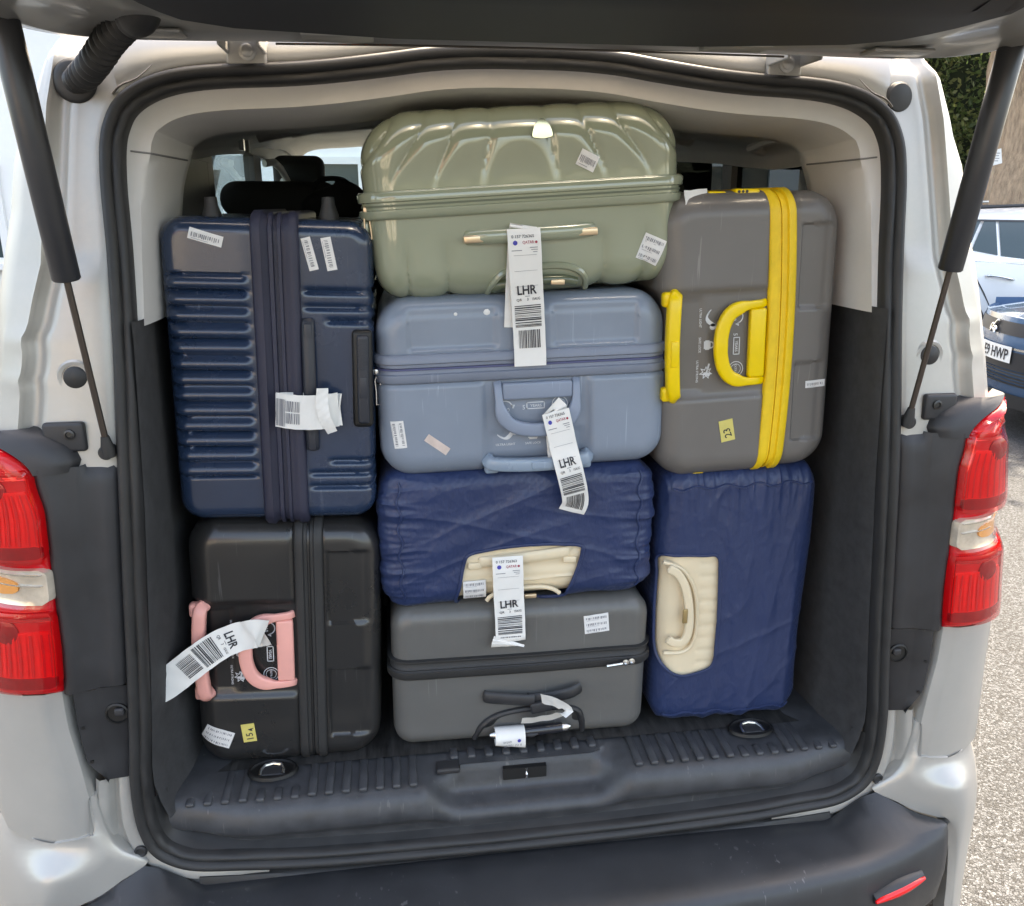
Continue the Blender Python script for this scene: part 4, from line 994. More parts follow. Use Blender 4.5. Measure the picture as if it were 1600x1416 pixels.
# mirror badge on the crown
s_, t_ = gc.st(846, 202)
bd = [(-.021, -.014), (-.012, -.018), (0, -.0195), (.012, -.018), (.021, -.014), (.017, .004), (.008, .018), (0, .022), (-.008, .018), (-.017, .004)]
mb = MB(); dy_ = (gc.depth(s_, t_ + .012) - gc.depth(s_, t_ - .012)) / .024; y_c = gc.depth(s_, t_) - .0045; bd = [(p.x * .78, p.y * .72) for p in catmull([(a, b, 0) for a, b in bd], 4, closed=True)]; nb_ = len(bd); dy_ *= .12; y_c -= .005; q = [gc.P(s_ + x, t_ + y, y_c + dy_ * y) for x, y in bd]; c0 = gc.P(s_, t_, y_c - .0003)
mb.add(q + [c0], [(k, (k + 1) % nb_, nb_) for k in range(nb_)]); mb.loft([q + q[:1], [p + Vector((0, .016, 0)) for p in q + q[:1]]]); mb.build('badge', GOLDM, gc.root, sharp=60)
# side handle with gold ends
hd = gc.rbar([(-.060 + x, y - .051, z) for x, y, z in ((-.045, 0, .001), (-.035, 0, -.007), (0, .0, -.013), (.06, .0, -.014), (.12, 0, -.013), (.155, .001, -.007), (.165, .001, .001))], .0115, .006, GREEN, 'carry_handle')
for q in (-.092, .092):
    R3 = __import__('mathutils').Matrix((gc.ex, Vector((0, 1, 0)), gc.et)).transposed()
    rbox(MB(), gc.P(q, -.053, -.011), (.038, .009, .0125), .0025, 2, rot=R3).build('gold_clip', GOLD, hd)
# trolley recess at the bottom edge
rec = [(-.075, -.149), (-.066, -.128), (-.045, -.110), (0, -.104), (.05, -.105), (.078, -.114), (.092, -.128), (.096, -.146)]
MB().tube(catmull([gc.disp(x, y, .001)[0] for x, y in rec], 5), .0060, 8, upv=(0, -1, 0)).build('trolley_surround', GREEN, gc.root)
tr = MB().tube(catmull([gc.disp(x, y, e)[0] for x, y, e in ((-.062, -.138, .0), (-.050, -.128, .004), (0, -.124, .006), (.05, -.125, .006), (.075, -.133, .002))], 6), .0085, 10, upv=(0, -1, 0)).build('trolley_handle', mat('green_dark', (.10, .12, .07), .3, coat=.4), gc.root)
rbox(MB(), gc.disp(.042, -.1245, .014)[0], (.024, .006, .009), .002, 2).build('release_button', GOLD, tr)
zip_pull(gc, -.262, .002, .028, GOLD, 0, .045); rbox(MB(), gc.P(-.266, -.030, .05), (.012, .05, .030), .005, 3).build('lock', GREEN, gc.root)
gc.sticker(918, 251, .032, .026, 24, lines=1, ink=INKGREY, curl=.001, label='blank torn white sticker')
gc.sticker(1018, 390, .040, .044, 22, lines=3)

# 2 slate blue case under it
SLATE = shellmat('slate_blue_shell', (.215, .258, .320), .36, .12); SLATEB = shellmat('slate_zip', (.195, .225, .285), .45, 0)
slate, shd = moulded_case('slate blue hard suitcase under the green one, with white feature symbols', .005, 1.323, -1.3, .498, .302, .115, SLATE, SLATEB, shellmat('slate_handle', (.225, .27, .35), .42, .05), .036, .019, shellmat('slate_grip', (.25, .32, .40), .30, .3), teeth=mat('blue_zip', (.08, .09, .19), .6))
icons(slate, .012, -.014, slate.root, sc_=1.16)
zip_pull(slate, -.254, .030, .022, METAL, 4, .055)
slate.sticker(625, 678, .018, .048, -6, lines=2); slate.sticker(683, 693, .046, .014, 37, STICKPINK, lines=1, ink=STICKPINK)
for x, y, r in ((712, 491, .0032), (761, 488, .006)): 
    q, _ = slate.disp(*slate.st(x, y), .0004); MB().lathe(q, (0, -1, 0), [(r, 0), (r * .6, .001)], 7).build('paint_chip', STICK, slate.root)

# 3 grey case with yellow fittings, standing
YEL = mat('yellow_plastic', (.90, .62, .004), .36, 0, var=.04, vscale=20, coat=.1); YELZ = mat('yellow_zip_tape', (.88, .58, .02), .5, 0, var=.08, vscale=40, aniso=(1, 1, 1), bump=.1, bscale=300)
TAUPE = shellmat('taupe_shell', (.150, .138, .126), .40, .1)
yc_, yhd = moulded_case('brown-grey hard suitcase with bright yellow zip and handles, standing on end', .408, 1.393, 90 - 2.2, .490, .318, .115, TAUPE, YELZ, YEL, .052, .006, YEL, teeth=YELZ, bow=lambda s: -.010 * (s / .245) ** 2)
icons(yc_, .006, -.004, yc_.root, sc_=1.12)
yc_.sticker(1274, 600, .036, .013, -4, lines=1); 
yc_.sticker(1133, 671, .026, .040, -12, NOTE, text=[('23', .008, -.012, .014, 100)], ink=INK, label='yellow tape numbered by hand')
rbox(MB(), yc_.P(-.2475, -.010, .03), (.045, .028, .014), .005, 3).build('combination_lock', YEL, yc_.root); rbox(MB(), yc_.P(-.2475, -.062, .03), (.032, .02, .009), .004, 3).build('zip_pull', YEL, yc_.root)
for k in range(3): MB().lathe(yc_.P(-.250, -.026 + .007 * k, .0155), (0, -1, 0), [(.0026, 0), (.0022, .001)], 8).build('lock_dial', INK, yc_.root)
rbox(MB(), yc_.P(.246, -.085, .02), (.022, .012, .006), .003, 2).build('foot', YEL, yc_.root)

# 4 black case with pink handles, standing at the bottom
PINK = mat('pink_plastic', (.86, .40, .34), .40, 0, var=.04, vscale=20); BLK = shellmat('black_shell', (.020, .0195, .019), .30, .35, var=.12); BLKZ = mat('black_zip_tape', (.024, .024, .024), .6, 0, bump=.2, bscale=300, var=.15)
bk, bhd = moulded_case('black hard suitcase with pink handles standing on the boot floor', -.430, .845, 90 + 2.4, .480, .326, .118, BLK, BLKZ, PINK, .040, .0, PINK)
icons(bk, .006, -.010, bk.root, sc_=1.12)
bk.sticker(344, 1148, .048, .034, 24, lines=3, curl=.002); bk.sticker(390, 1141, .024, .038, -4, NOTE, text=[('15', .007, -.013, .013, 92), ('4', .010, .004, .010, 100)], ink=INK, label='yellow tape numbered by hand')
zip_pull(bk, .242, .050, .03, PINK, 70, .03)

# 5 navy ribbed case, standing upper left of the stack
def navy_rel(s, t):
    h = 0.0
    if t > .030:                                                     # ribbed lid
        f = smoothstep(.030, .040, t) * (1 - smoothstep(.152, .166, t)) * smoothstep(-.176, -.170, s) * (1 - smoothstep(.1655, .170, s))
        ph = ((s + .1725) / .0260) % 1.0
        h += f * (.016 * sin(pi * min(1, (1 - ph) * 1.02)) ** .6 * (1 - .45 * ph) - .008)
        h -= .0
    elif t < -.052:
        lim = smoothstep(-.052, -.060, t)
        for s0 in (.142, .116, .094): h -= lim * .0055 * math.exp(-((s - s0) / .0045) ** 2) * (1 if s0 > .1 else smoothstep(-.085, -.095, t))
        for s0 in (-.146, -.168, -.192): h -= lim * .0055 * math.exp(-((s - s0) / .0045) ** 2) * (1 if s0 < -.15 else smoothstep(-.085, -.095, t))
    return h
NAVY = mat('navy_shell', (.014, .031, .068), .26, 0, coat=.45, scratch=.5, scol=(.10, .12, .16), var=.1, vscale=6, bump=.12, bscale=420, rvar=.06)
nv = Case('navy blue hard suitcase with horizontal ribs standing on the black one', -.418, 1.347, -90 + 1.9, .506, .332, .42, .115, .040, .040, .026, navy_rel)
nv.shell(NAVY, 190, 80)
NAVZ = mat('navy_zip_tape', (.020, .022, .044), .55, 0, bump=.2, bscale=300, var=.15)
zb = nv.band(-.014, [(-.036, -.004), (-.036, .007), (-.032, .011), (-.022, .012), (-.018, .008), (-.010, .007), (-.009, .010), (-.004, .010), (-.003, .005), (.003, .005), (.004, .010), (.010, .010), (.012, .006), (.018, .008), (.022, .013), (.034, .012), (.038, .007), (.038, -.004)], NAVZ, 'zip_band')
for q in (-.021, -.008): zip_teeth(nv, q, .012, mat('navy_zip', (.012, .012, .03), .4), zb)
DKBLUE = mat('dark_navy_plastic', (.022, .026, .036), .42, 0, var=.1, vscale=20)
sA, tA = nv.st(481, 500); sB, tB = nv.st(490, 700)
hd = MB().tube(catmull([nv.P(lerp(sA, sB, k), lerp(tA, tB, k), y) for k, y in ((0, -.002), (.05, -.008), (.3, -.013), (.5, -.015), (.7, -.013), (.95, -.008), (1, -.002))], 6), .0105, 12, flat=.5, upv=(0, -1, 0)).build('carry_handle', DKBLUE, nv.root)
R3 = __import__('mathutils').Matrix((nv.ex, Vector((0, 1, 0)), nv.et)).transposed()
for k in (.12, .9): rbox(MB(), nv.P(lerp(sA, sB, k), lerp(tA, tB, k), -.012), (.044, .006, .013), .0025, 2, rot=R3).build('handle_clip', DKBLUE, hd)
sA, tA = nv.st(567, 592)
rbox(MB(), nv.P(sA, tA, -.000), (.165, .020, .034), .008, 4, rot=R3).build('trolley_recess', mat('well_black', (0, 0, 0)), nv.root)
tr = rbox(MB(), nv.P(sA, tA - .001, -.007), (.150, .016, .020), .005, 4, rot=R3).build('trolley_handle', DKBLUE, nv.root)
rbox(MB(), nv.P(sA - .012, tA - .001, -.0155), (.036, .003, .012), .001, 2, rot=R3).build('release_button', DKBLUE, tr)
for q in range(20): rbox(MB(), nv.P(sA + .018 + .0026 * q, tA - .001, -.0152), (.0011, .0015, .018), .0004, 1, rot=R3).build('grip_rib', DKBLUE, tr)
nv.sticker(321, 371, .052, .017, 17, lines=1); nv.sticker(484, 397, .015, .052, -12, lines=1); nv.sticker(514, 397, .016, .052, -9, lines=1)
for x in (-.50, -.315):
    MB().lathe((x, .17, 1.598), (0, 0, 1), [(.016, -.01), (.016, .006), (.011, .022), (.010, .034), (.0, .036)], 16).build('foot', RUBBER, nv.root)

# 6 dark grey case on the floor in the middle
GREY = mat('graphite_shell', (.115, .113, .106), .40, 0, coat=.1, scratch=.5,  var=.05, vscale=5, bump=.10, bscale=260, rvar=.05, aniso=(1, 1, 3))
def grey_rel(s, t): return .0012 * sin(s * 260) * smoothstep(.06, .12, t) * .3 - .004 * smoothstep(.042, .036, abs(t - .036) * 1.4) * 0
dg = Case('dark grey hard suitcase with black zip lying on the boot floor', .003, .752, .6, .500, .300, .42, .120, .045, .040, .034, grey_rel)
dg.shell(GREY)
zb = dg.band(.030, [(-.020, -.004), (-.020, .006), (-.016, .009), (-.004, .009), (-.001, .004), (.006, .003), (.010, .001), (.014, .002), (.016, .007), (.019, .007), (.021, -.004)], BLKZ, 'zip_band',
             bow=lambda s: -.004 + .003 * smoothstep(-.02, .2, s), wave=None)
zip_teeth(dg, .028, .008, DARKMETAL, zb, bow=lambda s: -.004 + .003 * smoothstep(-.02, .2, s))
z_ = MB(); a_, b_ = dg.st(945, 1034); e_, f_ = dg.st(985, 1026); z_.tube([dg.P(a_, b_, -.016), dg.P(lerp(a_, e_, .6), lerp(b_, f_, .6), -.018)], .003, 8)
zz = z_.build('zip_pull', METAL, dg.root)
for k in (.72, .95): MB().lathe(dg.P(lerp(a_, e_, k), lerp(b_, f_, k), -.014), (0, -1, 0), [(.0065, 0), (.0065, .004), (.003, .005), (.003, .002)], 14).build('zip_slider', METAL, zz)
for (x0, y0_, x1, y1_, nm) in ((757, 1086, 832, 1086, 'carry_handle'), (826, 1090, 905, 1070, 'carry_handle')):
    a_, b_ = dg.st(x0, y0_); e_, f_ = dg.st(x1, y1_)
    MB().tube(catmull([dg.P(lerp(a_, e_, k), lerp(b_, f_, k), y) for k, y in ((0, -.003), (.06, -.009), (.4, -.014 if x0 < 800 else -.017), (.8, -.018), (1, -.018 if x0 < 800 else -.008))], 6), [.0125] * 25, 12, flat=.38, upv=(0, -1, 0)).build(nm, BLACKP, dg.root)
a_, b_ = dg.st(842, 1094); rbox(MB(), dg.P(a_, b_, -.022), (.040, .010, .022), .003, 3, rot=__import__('mathutils').Matrix.Rotation(radians(-9), 3, 'Y')).build('handle_clasp', BLACKP, dg.root)
rec = [(x, y) for x, y in ((742, 1156), (752, 1135), (775, 1118), (815, 1108), (870, 1104), (900, 1108), (908, 1122), (910, 1142))]
pp = catmull([dg.disp(*dg.st(x, y), .001)[0] for x, y in rec], 5)
MB().tube(pp, .0062, 8, upv=(0, -1, 0)).build('trolley_surround', BLACKP, dg.root)
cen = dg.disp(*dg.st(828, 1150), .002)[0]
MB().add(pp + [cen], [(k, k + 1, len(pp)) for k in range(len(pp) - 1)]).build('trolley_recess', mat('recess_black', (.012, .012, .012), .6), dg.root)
A3, B3 = dg.P(*dg.st(768, 1141), -.016), dg.P(*dg.st(886, 1127), -.016)
tr = MB().tube([A3.lerp(B3, k) for k in (.08, .12, .5, .88, .92)], [.008, .0105, .0105, .0105, .009], 14, upv=(0, -1, 0)).build('trolley_handle', mat('gloss_black_grip', (.014, .015, .02), .22, coat=.5), dg.root)
for k0, k1, k2 in ((.09, .03, -.035), (.91, .97, 1.02)): MB().tube([A3.lerp(B3, k0), A3.lerp(B3, k1), A3.lerp(B3, k2)], [.0095, .0085, .004], 14, upv=(0, -1, 0)).build('handle_tip', METAL, tr)
MB().tube([A3.lerp(B3, .40) + Vector((0, -.010, -.002)), A3.lerp(B3, .50) + Vector((0, -.0105, -.002)), A3.lerp(B3, .58) + Vector((0, -.010, -.002))], [.002, .005, .002], 10, upv=(0, -1, 0)).build('release_button', BLACKP, tr)
dg.sticker(932, 974, .048, .038, -5, lines=3)

# 7 and 8 cases in blue fabric covers with the cream shell showing at the handle
def fabric_mat():
    m = mat('navy_cover_fabric', (.0145, .030, .092), .44, 0, sheen=.03, bump=.30, bscale=1400, var=.10, vscale=7, bump2=.28, b2scale=70, aniso=(1, 1, .45))
    n = m.node_tree.nodes; l = m.node_tree.links
    # faint woven greek-key figure: only the gloss changes
    tc = n.new('ShaderNodeTexCoord'); mp = n.new('ShaderNodeMapping'); mp.inputs['Rotation'].default_value = (0, radians(45), 0); l.new(tc.outputs['Object'], mp.inputs[0])
    wv = n.new('ShaderNodeTexBrick'); wv.inputs['Scale'].default_value = 26; wv.inputs['Mortar Size'].default_value = .05; wv.offset = .5
    sp = n.new('ShaderNodeSeparateXYZ'); cb = n.new('ShaderNodeCombineXYZ'); l.new(mp.outputs[0], sp.inputs[0]); l.new(sp.outputs[0], cb.inputs[0]); l.new(sp.outputs[2], cb.inputs[1]); l.new(cb.outputs[0], wv.inputs['Vector'])
    mr = n.new('ShaderNodeMapRange'); mr.inputs['To Min'].default_value = .50; mr.inputs['To Max'].default_value = .38; l.new(wv.outputs['Fac'], mr.inputs[0]); l.new(mr.outputs[0], n['Principled BSDF'].inputs['Roughness'])
    return m
FAB = fabric_mat()
CREAM = mat('cream_shell', (.76, .635, .44), .40, 0, var=.03, vscale=8, coat=.1)
def fold(x, sharp=2.0):
    n_ = noise.noise(x); return (1 - abs(n_)) ** sharp
def in_poly(poly, x, y):
    r = False; j = len(poly) - 1
    for i in range(len(poly)):
        if (poly[i][1] > y) != (poly[j][1] > y) and x < (poly[j][0] - poly[i][0]) * (y - poly[i][1]) / (poly[j][1] - poly[i][1]) + poly[i][0]: r = not r
        j = i
    return r
def covered_case(label, cx, cz, rot, L, T, y0, rel, opening_px, y_in, seed):
    c = Case(label, cx, cz, rot, L, T, .42, y0, .055, .050, .042, rel)
    pts = catmull([Vector((*c.st(x, y), 0)) for x, y in opening_px], 5, closed=True); poly = [(p.x, p.y) for p in pts]
    cov = c.shell(FAB, 200, 130, 'fabric_cover', skip=lambda s, t: in_poly(poly, s, t))
    hem = [c.disp(s, t, .0006)[0] for s, t in poly]
    MB().tube(hem, .0034, 8, closed=True, cap=False, upv=(0, -1, 0), flat=.8).build('hem', FAB, cov)
    c2 = Case.__new__(Case); c2.__dict__.update(c.__dict__); c2.L, c2.T = L - .012, T - .012; c2.y0 = y0 + y_in
    return c, c2, poly
def crease(p, sharp=9.0):
    return math.exp(-sharp * abs(noise.noise(p)))
def cov1_rel(s, t):
    e = smoothstep(.13, .25, abs(s))
    h = .0055 * e * (fold(Vector((t * 26, s * 5, 1.3))) - .6) + .0035 * e * (fold(Vector((t * 70, s * 10, 4.3))) - .6)
    v = -s * .50 + t; u = s * .8 + t; d = smoothstep(.28, .05, abs(s + .06))
    h += .0050 * d * noise.noise(Vector((v * 19, u * 2.2, 7.7))) + .0030 * d * crease(Vector((v * 11, u * 1.6, 3.1)), 7)
    h += .0022 * crease(Vector(((s * .12 + t) * 12, s * 1.8, 2.1)), 12) + .0034 * smoothstep(.02, .18, s) * noise.noise(Vector(((s * .8 + t * .6) * 20, (t - s) * 4, 9.1)))
    h += .0026 * noise.noise(Vector((s * 8, t * 10, 3))) + .0006 * crease(Vector((s * 26, t * 30, 13.3)), 10) + .0004 * crease(Vector(((s + t) * 30, (s - t) * 18, 23.3)), 12)
    return h - .003
cv1, cv1i, poly1 = covered_case('suitcase in a navy fabric cover lying under the slate blue one', -.003, 1.0385, -.4, .520, .272, .115, cov1_rel,
    [(716, 951), (719, 915), (725, 882), (733, 868), (765, 860), (815, 853), (865, 850), (905, 852), (910, 862), (902, 890), (888, 922), (880, 934), (830, 945), (770, 951)], .006, 1)
def cream_rel1(s, t):
    h = -.003 + .0015 * sin((t + .02) * 190) * smoothstep(-.10, -.06, t)
    a_, b_ = s, t; return h + .003 * smoothstep(.004, .0, abs(t + .088 - .3 * s * s))
cv1i.relief = cream_rel1; cv1i.shell(CREAM, 120, 80, 'shell')
hd = cv1i.rbar([(-.075, -.046, .006), (-.068, -.046, -.002), (.0, -.042, -.0045), (.082, -.036, -.002), (.090, -.036, .006)], .0105, .0035, CREAM, 'carry_handle')
for px, py in ((742, 884), (890, 874)): 
    s_, t_ = cv1i.st(px, py); rbox(MB(), cv1i.P(s_, t_, -.000), (.026, .007, .013), .003, 2).build('handle_clip', CREAM, hd)
s_, t_ = cv1i.st(828, 930); rbox(MB(), cv1i.P(s_, t_, -.0035), (.024, .006, .009), .0025, 2).build('release_button', GOLD, cv1i.root)
MB().tube(catmull([cv1i.P(*cv1i.st(x, y), -.002) for x, y in ((760, 938), (770, 929), (800, 920), (840, 916), (862, 919), (874, 926))], 5), .0042, 8, upv=(0, -1, 0)).build('trolley_surround', CREAM, cv1i.root)
for q in (-.218, .222):
    MB().tube([cv1.disp(q + .004 * sin(k * .7), lerp(-.115, .115, k / 40), .0012 + .0006 * sin(k * 2.1))[0] for k in range(41)], .0022, 6, upv=(0, -1, 0)).build('gathered_seam', FAB, cv1.root)
cv1.relief = lambda s, t: -.004
cv1.sticker(742, 924, .042, .040, -2, lines=3, lift=.002)
cv1.relief = cov1_rel

def cov2_rel(s, t):
    e1 = smoothstep(-.08, -.26, s); e2 = smoothstep(.15, .27, s)
    h = .0070 * e1 * (fold(Vector((t * 27, s * 3, 11.3))) - .55) + .0040 * e1 * (fold(Vector((t * 62, s * 6, 14.3))) - .6)
    h += .0065 * e2 * (fold(Vector((t * 25, s * 4, 21.3))) - .55)
    g_ = smoothstep(-.07, .01, t)
    h += .0055 * g_ * noise.noise(Vector(((t - .10 * s) * 24, s * 1.6, 31.7))) + .0030 * g_ * crease(Vector(((t + .10 * s) * 11, s * 1.0, 5.1)), 7)
    h += .0020 * crease(Vector(((t * .5 + s) * 9, t * 5, 15.1)), 14) + .0024 * noise.noise(Vector((s * 7, t * 9, 8))) + .0006 * crease(Vector((s * 22, t * 30, 43.3)), 10) + .0004 * crease(Vector(((s + t) * 30, (s - t) * 18, 53.3)), 12)
    return h - .003
cv2, cv2i, poly2 = covered_case('suitcase in a navy fabric cover standing on end on the boot floor', .4205, .879, 90 - .6, .550, .316, .118, cov2_rel,
    [(1034, 874), (1060, 869), (1100, 869), (1123, 871), (1125, 900), (1123, 960), (1119, 1010), (1114, 1038), (1100, 1049), (1070, 1057), (1048, 1052), (1031, 1035), (1026, 1010), (1028, 950), (1031, 905)], .005, 2)
for q in (-.238, .245):
    MB().tube([cv2.disp(q + .004 * sin(k * .7), lerp(-.135, .135, k / 40), .0012 + .0006 * sin(k * 2.1))[0] for k in range(41)], .0022, 6, upv=(0, -1, 0)).build('gathered_seam', FAB, cv2.root)
def cream_rel2(s, t):
    h = -.003
    x = (s + .045) ; 
    if t > -.075: h += .0022 * (abs(sin((s) * 118)) ** .6 - 1) * smoothstep(-.075, -.068, t)
    return h
cv2i.relief = cream_rel2; cv2i.shell(CREAM, 150, 100, 'shell')
def pp2(l, y): return [cv2i.P(*cv2i.st(a, b), y) for a, b in l]
hd = MB().tube(catmull(pp2([(1041, 885), (1056, 893), (1068, 915), (1074, 950), (1073, 980), (1065, 998), (1050, 1000), (1040, 994)], -.010), 6), [.004] + [.0085] * 41 + [.004], 12, flat=.55, upv=(0, -1, 0), prof=SQ).build('carry_handle', CREAM, cv2i.root)
MB().tube(catmull(pp2([(1036, 878), (1066, 890), (1084, 920), (1088, 960), (1083, 1000), (1066, 1018), (1036, 1020)], -.001), 6), .0042, 8, upv=(0, -1, 0)).build('handle_surround', CREAM, cv2i.root)
s_, t_ = cv2i.st(1066, 957); rbox(MB(), cv2i.P(s_, t_, -.0165), (.010, .004, .030), .0018, 2).build('release_button', mat('brass', (.42, .30, .14), .35, .6), hd)

# ------------------------------------------------------------------ airline tags
def strip_fn(path, width, side=None, tw=None):
    """surface of a paper strip: fn(u across, v along, lift) -> 3D; v in metres from the start"""
    P = catmull(path, 8); n = len(P); S = [0]
    for a, b in zip(P, P[1:]): S.append(S[-1] + (b - a).length)
    sides = []
    for i in range(n):
        t = (P[min(n - 1, i + 1)] - P[max(0, i - 1)]).normalized()
        if side is not None: sd = Vector(side) - t * t.dot(Vector(side))
        else: sd = t.cross(Vector((0, 1, 0)))
        if tw: sd = sd + Vector((0, tw(S[i] / S[-1]), 0))
        sides.append(sd.normalized())
    def fn(u, v, lift=0.0):
        v = max(0, min(S[-1], v)); i = 0
        while i < n - 2 and S[i + 1] < v: i += 1
        k = (v - S[i]) / max(1e-9, S[i + 1] - S[i]); p = P[i].lerp(P[i + 1], k); sd = sides[i].lerp(sides[i + 1], k).normalized()
        nn = (P[i + 1] - P[i]).cross(sd).normalized()
        if side is None and nn.y > 0: nn = -nn
        return p + sd * u + nn * lift
    return fn, S[-1]
def strip_mesh(mb, fn, ln, width, nu=4, nv=40, ripple=0.0006, v0=0.0):
    rows = [[fn(width * (i / nu - .5), lerp(v0, ln, j / nv), ripple * sin(j * .9 + i * 1.7)) for i in range(nu + 1)] for j in range(nv + 1)]
    mb.loft(rows)
    mb.loft([[p + Vector((0, .0006, 0)) for p in r] for r in rows])
    return mb
def tag_print(fn, o, L, flip=1, top=0.0, number='0 157 726365', full=True, k=1.0, w_=.054):
    """airline tag print; y measured down from the top of the tag"""
    blk, gry, blu, red = MB(), MB(), MB(), MB(); W2 = w_ / .054 * k
    def f(x, y): return fn(x * W2 * flip, (top + y) if flip > 0 or True else y, .0011)
    def ft(x, y): return f(x, -y)      # y upwards in text
    def T(mb, s, x, y, h, **q): put_text(mb, s, lambda a, b: f(a, 2 * y - b) if False else f(a, y - b), x, 0, h, **q)
    if full:
        T(blk, number, -.021, .0150, .0050, wmax=.044); put_disc(blu, f, -.0155, .0225, .0038)
        T(red, 'QATAR', -.0035, .0245, .0050, wmax=.019); put_disc(red, f, .0190, .0225, .0022)
        for a, b, c, d in ((-.022, .034, -.005, .0352), (.008, .030, .021, .0312), (.010, .0335, .021, .0345), (.013, .037, .020, .038)): put_rect(gry, f, a, b, c, d)
        for y in (.042, .067, .092): put_rect(gry, f, -.019, y, .019, y + .0005)
    T(blk, 'LHR', .0, .1055, .0155, center=True, bold=.035, xs=.85)
    put_rect(gry, f, -.004, .1085, .004, .1095); T(blk, 'QR', -.0185, .1165, .0048); T(blk, '3', -.001, .1165, .0048); T(blk, '15AUG', .008, .1165, .0048, wmax=.013)
    rnd = random.Random(11)
    if L - top > .13:
        y = .124; yend = min(.160, L - top - .006)
        while y < yend:
            h = .0006 + .0018 * rnd.random(); put_rect(blk, f, -.0225, y, .0215, y + h); y += h + .0007 + .0016 * rnd.random()
    if L - top > .17:
        x = -.018; y1 = min(.196, L - top - .012)
        while x < .018:
            b = .0005 + .0013 * rnd.random(); put_rect(blk, f, x, .1655, x + b, y1, 4); x += b + .0006 + .0012 * rnd.random()
    for mb, m, nm in ((blk, INK, 'print'), (gry, INKGREY, 'small_print'), (blu, INKBLUE, 'round_logo'), (red, INKRED, 'airline_logo')):
        if mb.v: mb.build(nm, m, o, smooth=False)
TG = 'airline paper luggage tags'
def new_tag(label, mb):
    lo = min(p.z for p in mb.v); c = sum(mb.v, Vector()) / len(mb.v)
    e = empty('luggage_tag', (c.x, c.y, lo), label, 'luggage tag', TG); mb.build('paper_strip', PAPER, e, sharp=60); return e
def W(l): return [on_y(x, y, d) for x, y, d in l]
# on the green case
fn, ln = strip_fn(W([(818, 357, .0935), (820, 385, .0885), (822, 430, .0900), (825, 480, .0960), (828, 540, .0975), (829, 572, .0955)]), .054)
mb = strip_mesh(MB(), fn, ln, .0545); f2, l2 = strip_fn(W([(818, 357, .0940), (818, 352, .0975), (816, 362, .1045), (812, 420, .105), (808, 512, .1065)]), .05); strip_mesh(mb, f2, l2, .044)
e = new_tag('long white paper tag reading LHR hanging from the green suitcase', mb); tag_print(fn, e, ln)
# on the slate blue case
fn, ln = strip_fn(W([(868, 643, .0880), (874, 668, .0850), (881, 700, .0840), (890, 735, .0780), (897, 765, .0840), (899, 785, .0930), (893, 800, .100)]), .05)
mb = strip_mesh(MB(), fn, ln, .0480); f2, l2 = strip_fn(W([(868, 643, .0885), (866, 640, .094), (870, 655, .1010), (876, 720, .101)]), .05); strip_mesh(mb, f2, l2, .044)
e = new_tag('curled white paper tag reading LHR hanging from the slate blue suitcase', mb); tag_print(fn, e, ln + .02, top=-.006, w_=.048)
# on the covered case in the middle
fn, ln = strip_fn(W([(793, 870, .1020), (794, 895, .0975), (795, 930, .1000), (797, 965, .1010), (798, 998, .1000), (798, 1003, .1030)]), .05)
mb = strip_mesh(MB(), fn, ln, .0560); f2, l2 = strip_fn(W([(796, 1001, .1015), (794, 1007, .1000), (793, 1010, .1060)]), .05); strip_mesh(mb, f2, l2, .062)
e = new_tag('white paper tag reading LHR hanging over the cream opening of the covered suitcase', mb); tag_print(fn, e, ln, number='0 157 726363', top=-.004, w_=.056)
# on the pink handle, swung out to the side
fn, ln = strip_fn(W([(413, 990, .0900), (398, 991, .0800), (384, 993, .0870), (366, 998, .0850), (340, 1010, .0780), (312, 1029, .0720), (285, 1050, .0680), (262, 1068, .0640), (246, 1078, .0600), (238, 1084, .0500), (229, 1085, .0600)]), .05)
mb = strip_mesh(MB(), fn, ln, .0560, nv=60); f2, l2 = strip_fn(W([(413, 990, .0905), (404, 990, .1010), (385, 992, .1040), (372, 996, .0960)]), .05); strip_mesh(mb, f2, l2, .054)
e = new_tag('white paper tag reading LHR looped on the pink handle and swung aside', mb)
tag_print(lambda u, v, l=0: fn(u, v, l), e, ln, top=-.035, full=False, w_=.054)
# loop on the navy case
fn, ln = strip_fn(W([(529, 640, .0960), (512, 643, .0860), (492, 645, .0820), (468, 645, .0850), (448, 643, .0860), (431, 640, .0940)]), .05, side=(.05, 0, 1))
mb = strip_mesh(MB(), fn, ln, .0580); f2, l2 = strip_fn(W([(529, 640, .0965), (531, 640, .1010), (500, 640, .1060), (450, 638, .1050), (431, 640, .0945)]), .05, side=(.05, 0, 1)); strip_mesh(mb, f2, l2, .054)
f3, l3 = strip_fn(W([(520, 676, .0800), (508, 655, .0780), (503, 630, .0800), (504, 607, .0840)]), .05, tw=lambda q: .5 - q); strip_mesh(mb, f3, l3, .020)
e = new_tag('white paper tag wrapped round the handle of the navy ribbed suitcase', mb)
pm = MB(); rnd = random.Random(5); v = .066
while v < .108:
    b = .0006 + .0013 * rnd.random(); 
    for u0, u1 in (((-.026, .020),) if v > .088 else ((-.020, -.002), (.0, .018))): put_rect(pm, lambda x, y: fn(x, y, -.0014), u0, v, u1, v + b)
    v += b + .0012 * (.5 + rnd.random())
pm.build('print', INKGREY, e, smooth=False)
